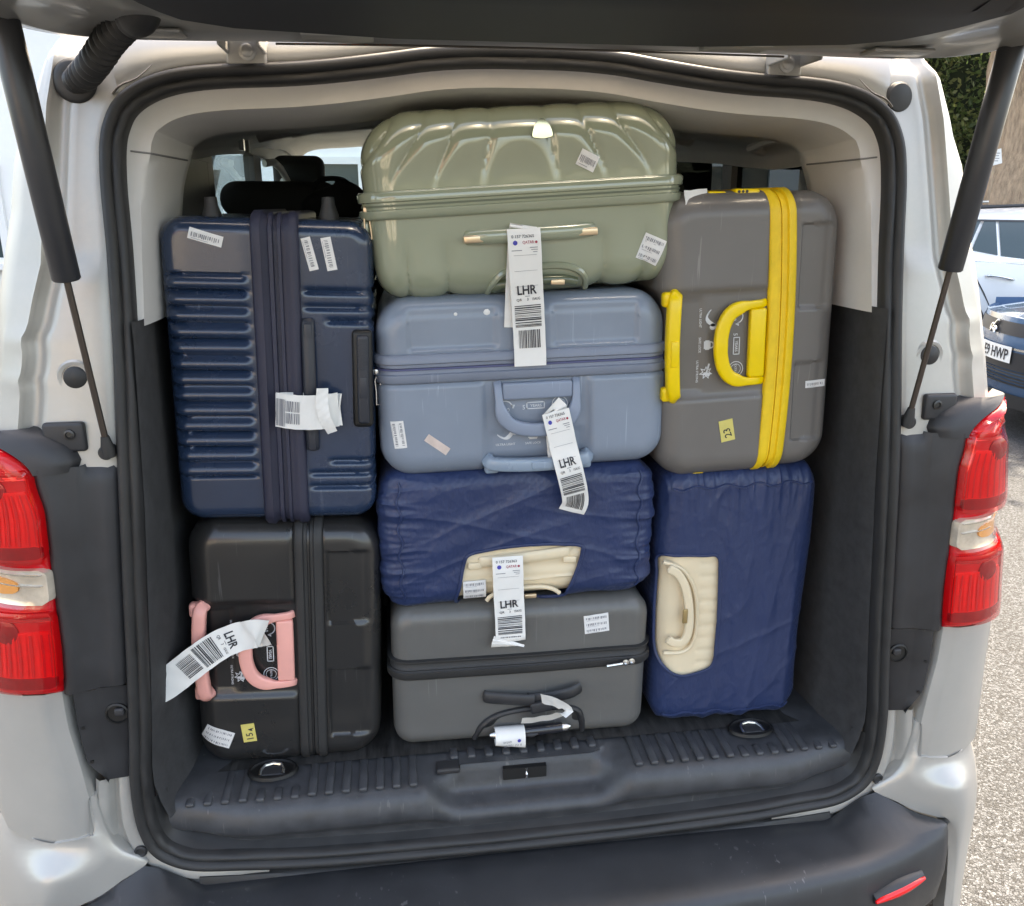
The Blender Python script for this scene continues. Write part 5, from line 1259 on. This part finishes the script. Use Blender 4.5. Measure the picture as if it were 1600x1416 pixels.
# on the dark grey case: a loose loop and a roll on the grip
fn, ln = strip_fn(W([(846, 1092, .0900), (862, 1096, .0800), (880, 1104, .0740), (884, 1112, .0760), (868, 1119, .0840), (842, 1124, .0900), (815, 1127, .0900)]), .05, side=(.35, -.55, .75))
mb = strip_mesh(MB(), fn, ln, .030, nv=30)
pth = []
for k in range(15):
    a = -2.2 + 2 * pi * k / 14 * 1.02; c0 = A3.lerp(B3, .22); pth.append(c0 + Vector((0, sin(a) * .019 - .002, cos(a) * .019 - .004)))
rowsR = []
for p in pth: rowsR.append([p + (B3 - A3).normalized() * (.058 * (i / 4 - .5)) + Vector((0, 0, -.012 * (i / 4 - .3) * (1 if p.z < c0.z else .2))) for i in range(5)])
mb.loft(rowsR)
e = new_tag('crumpled white paper tag rolled round the grip of the dark grey suitcase', mb)
pm, pb = MB(), MB(); d_ = (B3 - A3).normalized(); q0 = A3.lerp(B3, .22) + Vector((0, -.0225, -.008))
def fr(x, y): return q0 - d_ * x * .95 + Vector((0, -.001 - .004 * 0, -y)) 
put_text(pm, '0 157 726360', fr, -.022, .002, .0048, wmax=.040); put_text(pm, 'QATAR', fr, -.002, -.006, .0042, wmax=.018); pm.build('print', INKGREY, e, smooth=False)
put_disc(pb, fr, -.017, -.005, .0036); pb.build('round_logo', INKBLUE, e, smooth=False)
# tucked between the green and the yellow-trimmed case
fn, ln = strip_fn(W([(1070, 309, .118), (1080, 309, .125), (1092, 307, .130), (1106, 306, .138)]), .03, side=(0, .25, 1))
mb = strip_mesh(MB(), fn, ln, .024, nv=14); e = new_tag('crumpled paper tag poking out beside the yellow combination lock', mb)
pm = MB(); put_text(pm, '157 726', lambda a, b: fn(b, a, -.0012), .004, .001, .005, wmax=.03); pm.build('print', INKGREY, e, smooth=False)

# dark bag slumped on the rear seat behind the navy case
mb = MB(); rows = []; bc = on_y(525, 318, .92)
for j in range(13):
    a = -pi / 2 + pi * j / 12; row = []
    for i in range(24):
        b = 2 * pi * i / 24; p = Vector((cos(a) * cos(b) * .085, cos(a) * sin(b) * .09, sin(a) * .050 + .010 * cos(b)))
        p *= 1 + .16 * noise.noise(p * 14); row.append(bc + p)
    rows.append(row)
mb.loft(rows, closed_u=True)
bag = empty('bag', bc - Vector((0, 0, .08)), 'soft black bag slumped on the seat behind the navy suitcase', 'bag'); mb.build('body', BLACKC, bag)
MB().tube(catmull([bc + Vector(v) for v in ((-.05, -.03, .035), (-.03, -.04, .055), (.02, -.04, .055), (.05, -.03, .03))], 6), .006, 8).build('handle', BLACKC, bag)

# ------------------------------------------------------------------ cars
def car_glass(): return mat('car_glass', (.030, .055, .060), .05, 0, coat=.0, spec=.5)
CARGL = car_glass(); TYRE = mat('tyre', (.016, .016, .016), .8); ALLOY = mat('alloy', (.5, .5, .5), .3, .9)
def ring(hwb, zb, hw_, zs, hwr, zr, crown=.03):
    half = [(hwb * .6, zb), (hwb, zb), (hw_ * .985, zb + .08), (hw_, lerp(zb, zs, .5)), (hw_ * .985, zs - .06), (hw_ * .955, zs), (lerp(hw_ * .955, hwr, .5), lerp(zs, zr, .5)), (hwr, zr - .06), (hwr - .06, zr - .015), (hwr * .5, zr + crown * .7)]
    return half + [(0, zr + crown)] + [(-a, b) for a, b in half[::-1]]
def car_body(name, stations, m, parent, xf):
    rows = []
    for X, *r in stations: rows.append([xf(X, a, b) for a, b in ring(*r)])
    return MB().loft(rows, closed_u=True, cap=True).build(name, m, parent, sharp=38)
def wheel(parent, xf, X, Y, r, sgn):
    c = xf(X, Y, r); ax = (xf(X, Y + sgn, r) - c).normalized()
    t = MB().lathe(c, ax, [(r * .6, -.10), (r * .95, -.11), (r, -.07), (r, .05), (r * .95, .09), (r * .66, .085)], 32).build('wheel', TYRE, parent)
    MB().lathe(c, ax, [(r * .66, .0), (r * .66, .086), (r * .60, .075), (r * .25, .06), (.0, .065)], 24).build('rim', ALLOY, t)
    return t
# white estate car, side on
WHITE = mat('white_car_paint', (.74, .75, .75), .25, 0, coat=.8)
wc = empty('parked_car', (7.0, 7.4, 0), 'white estate car with roof rails parked side-on beyond the van', 'car')
def xw(X, Y, Z): return Vector((7.0 + X, 7.4 - Y, Z))
ST = [(-2.30, .60, .45, .70, .72, .50, .95), (-2.24, .72, .28, .82, .95, .58, 1.28), (-2.0, .80, .24, .87, 1.10, .62, 1.46), (-1.6, .84, .22, .90, 1.13, .64, 1.545), (-.8, .85, .20, .905, 1.12, .66, 1.575), (.1, .85, .20, .905, 1.09, .66, 1.565), (.6, .85, .20, .90, 1.07, .63, 1.50), (1.0, .85, .20, .90, 1.06, .60, 1.28), (1.35, .85, .20, .89, 1.02, .66, 1.05), (1.9, .82, .22, .86, .90, .70, .92), (2.15, .70, .26, .76, .75, .6, .78), (2.22, .6, .35, .66, .6, .5, .64)]
body = car_body('body', ST, WHITE, wc, xw)
def side_at(z, zs=1.12, hw_=.905, hwr=.66, zr=1.575):
    return interp([(.28, hw_ * .985), (.66, hw_), (zs - .06, hw_ * .985), (zs, hw_ * .955), (lerp(zs, zr, .5), lerp(hw_ * .955, hwr, .5)), (zr - .06, hwr), (zr, hwr - .06)], z)
def wpt(px, py, out=.006):
    y = 6.5
    for _ in range(6):
        p = on_y(px, py, y); y = 7.4 - side_at(p.z) - out
    return on_y(px, py, y)
def wpoly(name, pts, m, out=.006, th=.01, parent=None):
    return MB().prism([wpt(x, y, out) for x, y in pts], (0, th, 0)).build(name, m, parent or body, smooth=False)
def wglass(x0a, x0b, x1a, x1b, y0a, y0b, y1a, y1b):
    # corners: top-left (x0a,y0a), bottom-left (x0b,y0b), top-right (x1a,y1a), bottom-right (x1b,y1b)
    rows = [[wpt(lerp(lerp(x0a, x0b, k / 5), lerp(x1a, x1b, k / 5), j / 5), lerp(lerp(y0a, y0b, k / 5), lerp(y1a, y1b, k / 5), j / 5), .006) for j in range(6)] for k in range(6)]
    return MB().loft(rows).build('side_window', CARGL, body)
wglass(1470, 1470, 1533, 1514, 344, 402, 344, 388); wglass(1538, 1518, 1556, 1559, 345, 391, 345, 399); wglass(1561, 1564, 1720, 1730, 345, 400, 350, 420)
wpoly('window_line', [(1478, 345), (1478, 342), (1720, 346), (1720, 349)], BLACKP, .010)
wpoly('window_line', [(1478, 405), (1478, 402), (1560, 401), (1730, 421), (1730, 424)], METAL, .010)
for a, b in (((1515, 415), (1537, 458)), ((1537, 458), (1555, 500)), ((1555, 500), (1560, 560))): MB().tube([wpt(*a, .001), wpt(*b, .001)], .006, 6).build('door_seam', INK, body)
hd = MB().tube(catmull([wpt(x, y, o) for x, y, o in ((1541, 432, .0), (1548, 431, .035), (1564, 433, .045), (1578, 436, .035), (1584, 437, .0))], 5), .012, 8).build('door_handle', METAL, body)
for y_, nm in ((.60, 'roof_rail'), (-.60, 'roof_rail')): MB().tube([xw(-1.75, y_, 1.53), xw(-1.6, y_, 1.585), xw(-.8, y_, 1.615), (xw(.2, y_, 1.60)), xw(.45, y_, 1.54)], .018, 8).build(nm, BLACKP, body)
for X in (-1.62, 1.38):
    for sg in (1, -1):
        q = xw(X, .88 * sg, .34); MB().lathe(xw(X, .86 * sg, .35), (0, -sg, 0), [(.40, -.12), (.40, .052), (.0, .053)], 32).build('wheel_arch', INK, body); wheel(wc, xw, X, .84 * sg, .33, sg)
# blue hatchback, nose towards the van's side
BLUE = mat('blue_car_paint', (.06, .125, .225), .22, .3, coat=1.0)
HB = radians(166); N0 = on_y(1556, 518, 4.25)
bc_ = empty('parked_car', (N0.x + 2.0, N0.y - .4, 0), 'metallic blue hatchback parked nose-in with a white number plate', 'car')
fx, fy = Vector((cos(HB), sin(HB), 0)), Vector((-sin(HB), cos(HB), 0))
def xb(X, Y, Z): return Vector((N0.x, N0.y, 0)) + fx * X + fy * Y + Vector((0, 0, Z))
def nose(Y, Z): return -.34 * (abs(Y) / .85) ** 2.2 - .25 * max(0, Z - .72) ** 1.1 - .06 * max(0, .45 - Z)
def front(name, pts, m, out=.004, th=.02, parent=None, n=6):
    """panel following the curved nose, pts (Y,Z)"""
    V = [xb(nose(a, b) + out, a, b) for a, b in pts]
    return MB().prism(V, fx * -th).build(name, m, parent, smooth=False)
rows = []
for j in range(9):
    z = [.24, .32, .42, .52, .62, .70, .76, .82, .86][j]; rows.append([xb(nose(y, z) - (.05 if j == 0 else 0), y, z) for y in [k * .085 - .85 for k in range(21)]])
fr_ = MB().loft(rows)
bn = []
for X in (-.02, -.12, -.3, -.6, -1.0, -1.35): bn.append([xb(X + nose(y, .80) * max(.0, 1 + X / 1.35), y * (1 - .02), .855 + .13 * (-X) ** .6 * (1 - .25 * (y / .85) ** 2) - .05 * (abs(y) / .85) ** 3) for y in [k * .085 - .85 for k in range(21)]])
fr_.loft([rows[-1]] + bn)
body = fr_.build('body', BLUE, bc_, sharp=35)
for sg in (1, -1):
    fr_ = MB(); fr_.loft([[xb(-.34 - .12 * k, sg * (.85 + .02 * min(1, k / 3)), z) for k in range(11)] for z in (.22, .5, .70, .84, .90)]); fr_.build('wing', BLUE, body)
    wheel(bc_, xb, -.80, .80 * sg, .30, sg)
    MB().lathe(xb(-.80, .80 * sg, .32), fy * sg, [(.36, -.1), (.36, .078), (0, .079)], 28).build('wheel_arch', INK, body)
    MB().loft([[xb(nose(y, z) + .006, y * sg, z) for y in [.40 + .05 * k for k in range(9)]] for z in (.715, .75, .79, .815)]).build('headlamp', mat('headlamp', (.75, .72, .66), .1, .2, coat=1.0, var=.2, vscale=18), body)
    MB().loft([[xb(nose(y, z) + .006, y * sg, z) for y in [.50 + .04 * k for k in range(5)]] for z in (.375, .43)]).build('fog_lamp', CLEARL, body)
ST = [(-1.45, .8, .3, .84, .92, .62, .96), (-1.75, .8, .3, .86, 1.0, .60, 1.34), (-2.1, .8, .3, .86, 1.0, .60, 1.46), (-3.2, .8, .3, .86, 1.02, .60, 1.45), (-3.8, .8, .3, .84, 1.02, .58, 1.2), (-4.0, .78, .3, .80, .95, .55, 1.0)]
car_body('cabin', ST, BLUE, body, xb)
MB().add([xb(-1.33, -.6, 1.05), xb(-1.33, .6, 1.05), xb(-2.05, .55, 1.45), xb(-2.05, -.55, 1.45)], [(0, 1, 2, 3)]).build('windscreen', CARGL, body)
def band_front(name, ys, zs, m, out): return MB().loft([[xb(nose(y, z) + out, y, z) for y in ys] for z in zs]).build(name, m, body)
YS = [k * .05 - .40 for k in range(17)]
band_front('upper_grille', YS, (.735, .76, .80, .825), mat('grille_black', (.018, .018, .02), .5), .005)
band_front('chrome_strip', [k * .08 - .80 for k in range(21)], (.640, .655), METAL, .008)
band_front('bumper_band', [k * .07 - .77 for k in range(23)], (.50, .56, .625), mat('grille_black', (0, 0, 0)), .005)
for k in range(5): band_front('grille_slat', [q * .06 - .48 for q in range(17)], (.395 + .022 * k, .407 + .022 * k), BLACKP if k % 2 else DARKMETAL, .010)
band_front('lower_lip', [k * .07 - .77 for k in range(23)], (.235, .27, .33), mat('lip_black', (.02, .02, .02), .5), .006)
plt = band_front('number_plate', [k * .065 - .26 for k in range(9)], (.545, .66), mat('plate_white', (.78, .78, .74), .35), .016)
pm = MB(); put_text(pm, 'E9 HWP', lambda a, b: xb(nose(a, .6) + .0185, a, b), -.10, .565, .078, wmax=.335, bold=.03); pm.build('plate_letters', INK, plt, smooth=False)
# raised chrome emblem: reared-up animal shape reduced to its strokes
eb = MB()
for pts in ([(-.05, .735), (-.028, .77), (-.008, .80), (.012, .822)], [(-.02, .785), (-.045, .79), (-.055, .775)], [(-.012, .772), (.018, .768), (.03, .752)], [(-.022, .755), (.01, .742), (.018, .728)], [(-.045, .745), (-.062, .76), (-.06, .785)]):
    eb.tube(catmull([xb(nose(a, b) + .018, a, b) for a, b in pts], 4), .009, 8)
eb.build('emblem', METAL, body)

# white box van further back
bv_ = empty('parked_van', (6.6, 10.0, 0), 'white box van roof showing behind the white estate car', 'van')
def bvx(a, b, z): return Vector((a, b, z))
rows = [[Vector((x, y, z)) for x, y, z in ((5.4, yy, .5), (5.4, yy, 1.8), (5.55, yy, 1.97), (7.25, yy, 1.99), (7.40, yy, 1.93), (7.46, yy, 1.75), (7.46, yy, .5))] for yy in (9.3, 9.34, 10.8)]
rows[0] = [Vector((6.4 + (p.x - 6.4) * .98, 9.3, p.z - .02)) for p in rows[0]]
bb = MB().loft(rows, cap=False); bb.add(rows[0], [tuple(range(7))]); bb = bb.build('body', WHITE, bv_, sharp=30)
rbox(MB(), (7.22, 9.28, 1.76), (.10, .03, .30), .01, 2).build('rear_lamp', DARKMETAL, bb); MB().tube([(7.44, 9.27, 1.5), (7.50, 9.27, 1.6), (7.50, 9.27, 1.86), (7.40, 9.27, 1.95)], .015, 6).build('door_hinge_bar', BLACKP, bb)
MB().box((6.4, 9.29, 1.80), (1.9, .01, .012)).build('panel_seam', INK, bb, smooth=False)
rbox(MB(), (7.50, 9.2, 1.66), (.16, .10, .03), .01, 2).build('step', ALLOY, bb)
MB().lathe((5.8, 9.35, .35), (0, -1, 0), [(.34, -.2), (.34, .0), (0, .01)], 24).build('wheel', TYRE, bv_); MB().lathe((7.0, 9.35, .35), (0, -1, 0), [(.34, -.2), (.34, .0), (0, .01)], 24).build('wheel', TYRE, bv_)

# ------------------------------------------------------------------ trees and hedge
def leaf_mat(name, c1, c2, c3):
    m = bpy.data.materials.new(name); m.use_nodes = True; n = m.node_tree.nodes; l = m.node_tree.links; b = n['Principled BSDF']
    gi = n.new('ShaderNodeNewGeometry'); rp = n.new('ShaderNodeValToRGB'); e = rp.color_ramp.elements
    e[0].color = c1 + (1,); e[1].color = c3 + (1,); k = e.new(.5); k.color = c2 + (1,)
    l.new(gi.outputs['Random Per Island'], rp.inputs[0]); l.new(rp.outputs[0], b.inputs['Base Color']); b.inputs['Roughness'].default_value = .5
    b.inputs['Transmission Weight'].default_value = 0
    tr = n.new('ShaderNodeBsdfTranslucent'); l.new(rp.outputs[0], tr.inputs[0]); mx = n.new('ShaderNodeMixShader'); mx.inputs[0].default_value = .45
    l.new(b.outputs[0], mx.inputs[1]); l.new(tr.outputs[0], mx.inputs[2]); l.new(mx.outputs[0], n['Material Output'].inputs[0])
    return m
LEAF = leaf_mat('hedge_leaves', (.055, .10, .035), (.10, .15, .055), (.19, .22, .09)); LEAFB = leaf_mat('dry_leaves', (.10, .05, .02), (.16, .08, .035), (.07, .08, .03)); LEAFT = leaf_mat('tree_leaves', (.03, .06, .018), (.05, .10, .028), (.08, .12, .03))
def leaves(pts, size, rnd):
    V = []; F = []
    for p in pts:
        n_ = Vector((rnd.gauss(0, 1), rnd.gauss(0, 1), rnd.gauss(0, 1) + .4)).normalized(); a = n_.orthogonal().normalized(); a.rotate(__import__('mathutils').Quaternion(n_, rnd.random() * 6.28)); b = n_.cross(a)
        s = size * (.6 + .8 * rnd.random()); k = len(V)
        V += [p - a * s, p + b * s * .5, p + a * s, p - b * s * .5]; F.append((k, k + 1, k + 2, k + 3))
    return V, F
rnd = random.Random(3)
def clump_pts(n, fn, rnd, clumps, spread):
    C = [fn() for _ in range(clumps)]; out = []
    for _ in range(n):
        c = rnd.choice(C); out.append(c + Vector((rnd.gauss(0, spread), rnd.gauss(0, spread), rnd.gauss(0, spread * .8))))
    return out
hg = empty('hedge', (8.3, 14.0, 0), 'tall dense green hedge behind the parked cars', 'hedge')
pts = clump_pts(30000, lambda: Vector((rnd.uniform(6.2, 14.5), 13.2 + .5 * rnd.random() ** 2, rnd.uniform(.2, 5.4))), rnd, 420, .22)
V, F = leaves(pts, .055, rnd); tag(mk('foliage', V, F, LEAF, hg, smooth=False), kind='stuff')
pts = clump_pts(2600, lambda: Vector((rnd.uniform(6.9, 8.3), 12.9, rnd.uniform(3.35, 4.2))), rnd, 40, .14)
V, F = leaves(pts, .06, rnd); tag(mk('dry_foliage', V, F, LEAFB, hg, smooth=False), kind='stuff')
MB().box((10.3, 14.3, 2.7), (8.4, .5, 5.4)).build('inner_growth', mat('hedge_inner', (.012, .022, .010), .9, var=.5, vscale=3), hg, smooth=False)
BARK = mat('bark', (.36, .265, .185), .9, 0, var=.40, vscale=9, bump=.9, bscale=22, aniso=(2.5, 2.5, .5), bump2=.5, b2scale=90)
tr_ = empty('tree', (9.35, 11.2, 0), 'broad tree trunk with flared base beside the hedge', 'tree')
def trunk_rows(c, prof, n=64, seed=0):
    rows = []
    for z, r, ox in prof:
        rows.append([Vector((c[0] + ox + cos(2 * pi * k / n) * r * (1 + .10 * sin(3 * 2 * pi * k / n + seed) + .06 * sin(9 * 2 * pi * k / n + z * .8) + .10 * noise.noise(Vector((cos(2 * pi * k / n) * 2, sin(2 * pi * k / n) * 2, z * .7 + seed)))), c[1] + sin(2 * pi * k / n) * r, z)) for k in range(n)])
    return rows
tk = MB().loft(trunk_rows((9.62, 11.2), [(-.1, 1.35, 0), (.4, 1.10, 0), (.9, .98, 0), (1.4, .90, 0), (1.9, .82, 0), (2.4, .66, .02), (3.0, .62, .03), (3.6, .66, .02), (4.2, .60, .0), (5.2, .48, -.1), (6.5, .3, -.3)]), closed_u=True)
tk.build('trunk', BARK, tr_)
for p in ([(9.5, 11.2, 2.9), (8.9, 11.0, 4.4), (7.7, 10.4, 5.4), (6.9, 9.6, 6.6)], [(9.7, 11.3, 3.4), (10.6, 11.6, 5.2), (11.8, 12, 6.8)], [(9.6, 11.1, 4.0), (9.0, 9.4, 6.0), (8.4, 7.6, 7.2)]):
    MB().tube(catmull(p, 6), [lerp(.38, .07, k / (6 * (len(p) - 1))) for k in range(6 * (len(p) - 1) + 1)], 12).build('limb', BARK, tr_)
pts = clump_pts(16000, lambda: Vector((9.3, 9.3, 7.4)) + Vector((rnd.gauss(0, 1), rnd.gauss(0, 1), rnd.gauss(0, .45))).normalized() * (rnd.random() ** .4) * 4.1, rnd, 260, .42)
pts = [p for p in pts if p.z > 5.2]; V, F = leaves(pts, .14, rnd); tag(mk('crown', V, F, LEAFT, tr_, smooth=False), kind='stuff')
sg_ = empty('notice', (8.05, 10.0, 1.9), 'small white notice fixed beside the tree trunk', 'notice')
ctr = on_y(1556, 246, 10.0)
MB().box(ctr, (.17, .012, .20), rot=__import__('mathutils').Matrix.Rotation(radians(-14), 3, 'Y')).build('board', STICK, sg_, smooth=False)
pm = MB()
for k in range(4): put_rect(pm, lambda x, y: ctr + Vector((x, -.008, y)), -.05, .05 - .034 * k, .05 - .012 * (k % 2), .060 - .034 * k)
pm.build('print', INKGREY, sg_, smooth=False); MB().tube([ctr + Vector((0, .012, -.1)), ctr + Vector((-.05, .012, -ctr.z))], .02, 8).build('post', BARK, sg_)

# ------------------------------------------------------------------ buildings round the car park
RENDERW = mat('pale_render', (.62, .56, .47), .85, 0, var=.07, vscale=1.2, bump=.2, bscale=60); TILE = mat('roof_tiles', (.20, .085, .055), .8, 0, var=.2, vscale=5)
def house(label, x0, x1, yw, depth, h, sgn, wm, wins, doorx=None):
    """house whose front wall stands at yw and faces sgn*y"""
    e = empty('house', ((x0 + x1) / 2, yw - sgn * depth / 2, 0), label, 'house')
    MB().box(((x0 + x1) / 2, yw - sgn * depth / 2, h / 2), (x1 - x0, depth, h)).build('wall', wm, e, smooth=False)
    a, b, y0, y1 = x0 - .3, x1 + .3, yw + sgn * .3, yw - sgn * (depth + .3); ym = (y0 + y1) / 2
    MB().add([(a, y0, h), (b, y0, h), (b, ym, h + 2.2), (a, ym, h + 2.2), (a, y1, h), (b, y1, h)], [(0, 1, 2, 3), (3, 2, 5, 4), (0, 3, 4), (1, 5, 2), (0, 4, 5, 1)]).build('roof', TILE, e, smooth=False)
    for (x, z, w_, hh) in wins:
        f_ = MB(); 
        for dx, dz, ww, h2 in ((-w_ / 2, 0, .09, hh), (w_ / 2, 0, .09, hh), (0, -hh / 2, w_ + .09, .09), (0, hh / 2, w_ + .09, .09), (0, 0, .06, hh)): f_.box((x + dx, yw + sgn * (.035 if ww < w_ else .037), z + dz), (ww, .06, h2))
        wf = f_.build('window', mat('white_frames', (.75, .75, .73), .4), e, smooth=False)
        MB().box((x, yw + sgn * .012, z), (w_, .02, hh)).build('pane', CARGL, wf, smooth=False); MB().box((x, yw + sgn * .06, z - hh / 2 - .08), (w_ + .3, .16, .06)).build('sill', STICK, wf, smooth=False)
    if doorx is not None:
        d = MB().box((doorx, yw + sgn * .03, 1.03), (.95, .06, 2.06)).build('door', mat('door_paint', (.04, .08, .07), .3, coat=.4), e, smooth=False); MB().lathe((doorx + .38, yw + sgn * .06, 1.0), (0, sgn, 0), [(.03, 0), (.03, .05), (0, .06)], 12).build('handle', METAL, d)
    return e
house('pale rendered house with tiled roof facing the back of the van', -16, -4, -15, 6, 4.6, 1, RENDERW, [(-14, 1.5, 1.6, 1.3), (-11, 1.5, 1.6, 1.3), (-6, 1.5, 1.6, 1.3), (-14, 3.7, 1.4, 1.1), (-11, 3.7, 1.4, 1.1), (-6, 3.7, 1.4, 1.1)], -8.6)
house('white house with tiled roof seen through the windscreen', -9, 1.5, 11, 6, 4.6, -1, mat('white_render', (.80, .80, .78), .8, 0, var=.05, vscale=1.5), [(-6, 1.5, 1.4, 1.2), (-3.4, 1.6, 1.4, 1.2), (-.6, 1.6, 1.4, 1.2)])

# flat print too fine to pick apart stays one piece of print per label
for o in bpy.data.objects:
    if o.name.split('.')[0] in ('print', 'small_print', 'printed_symbols', 'plate_letters', 'airline_logo', 'round_logo'): o['kind'] = 'stuff'
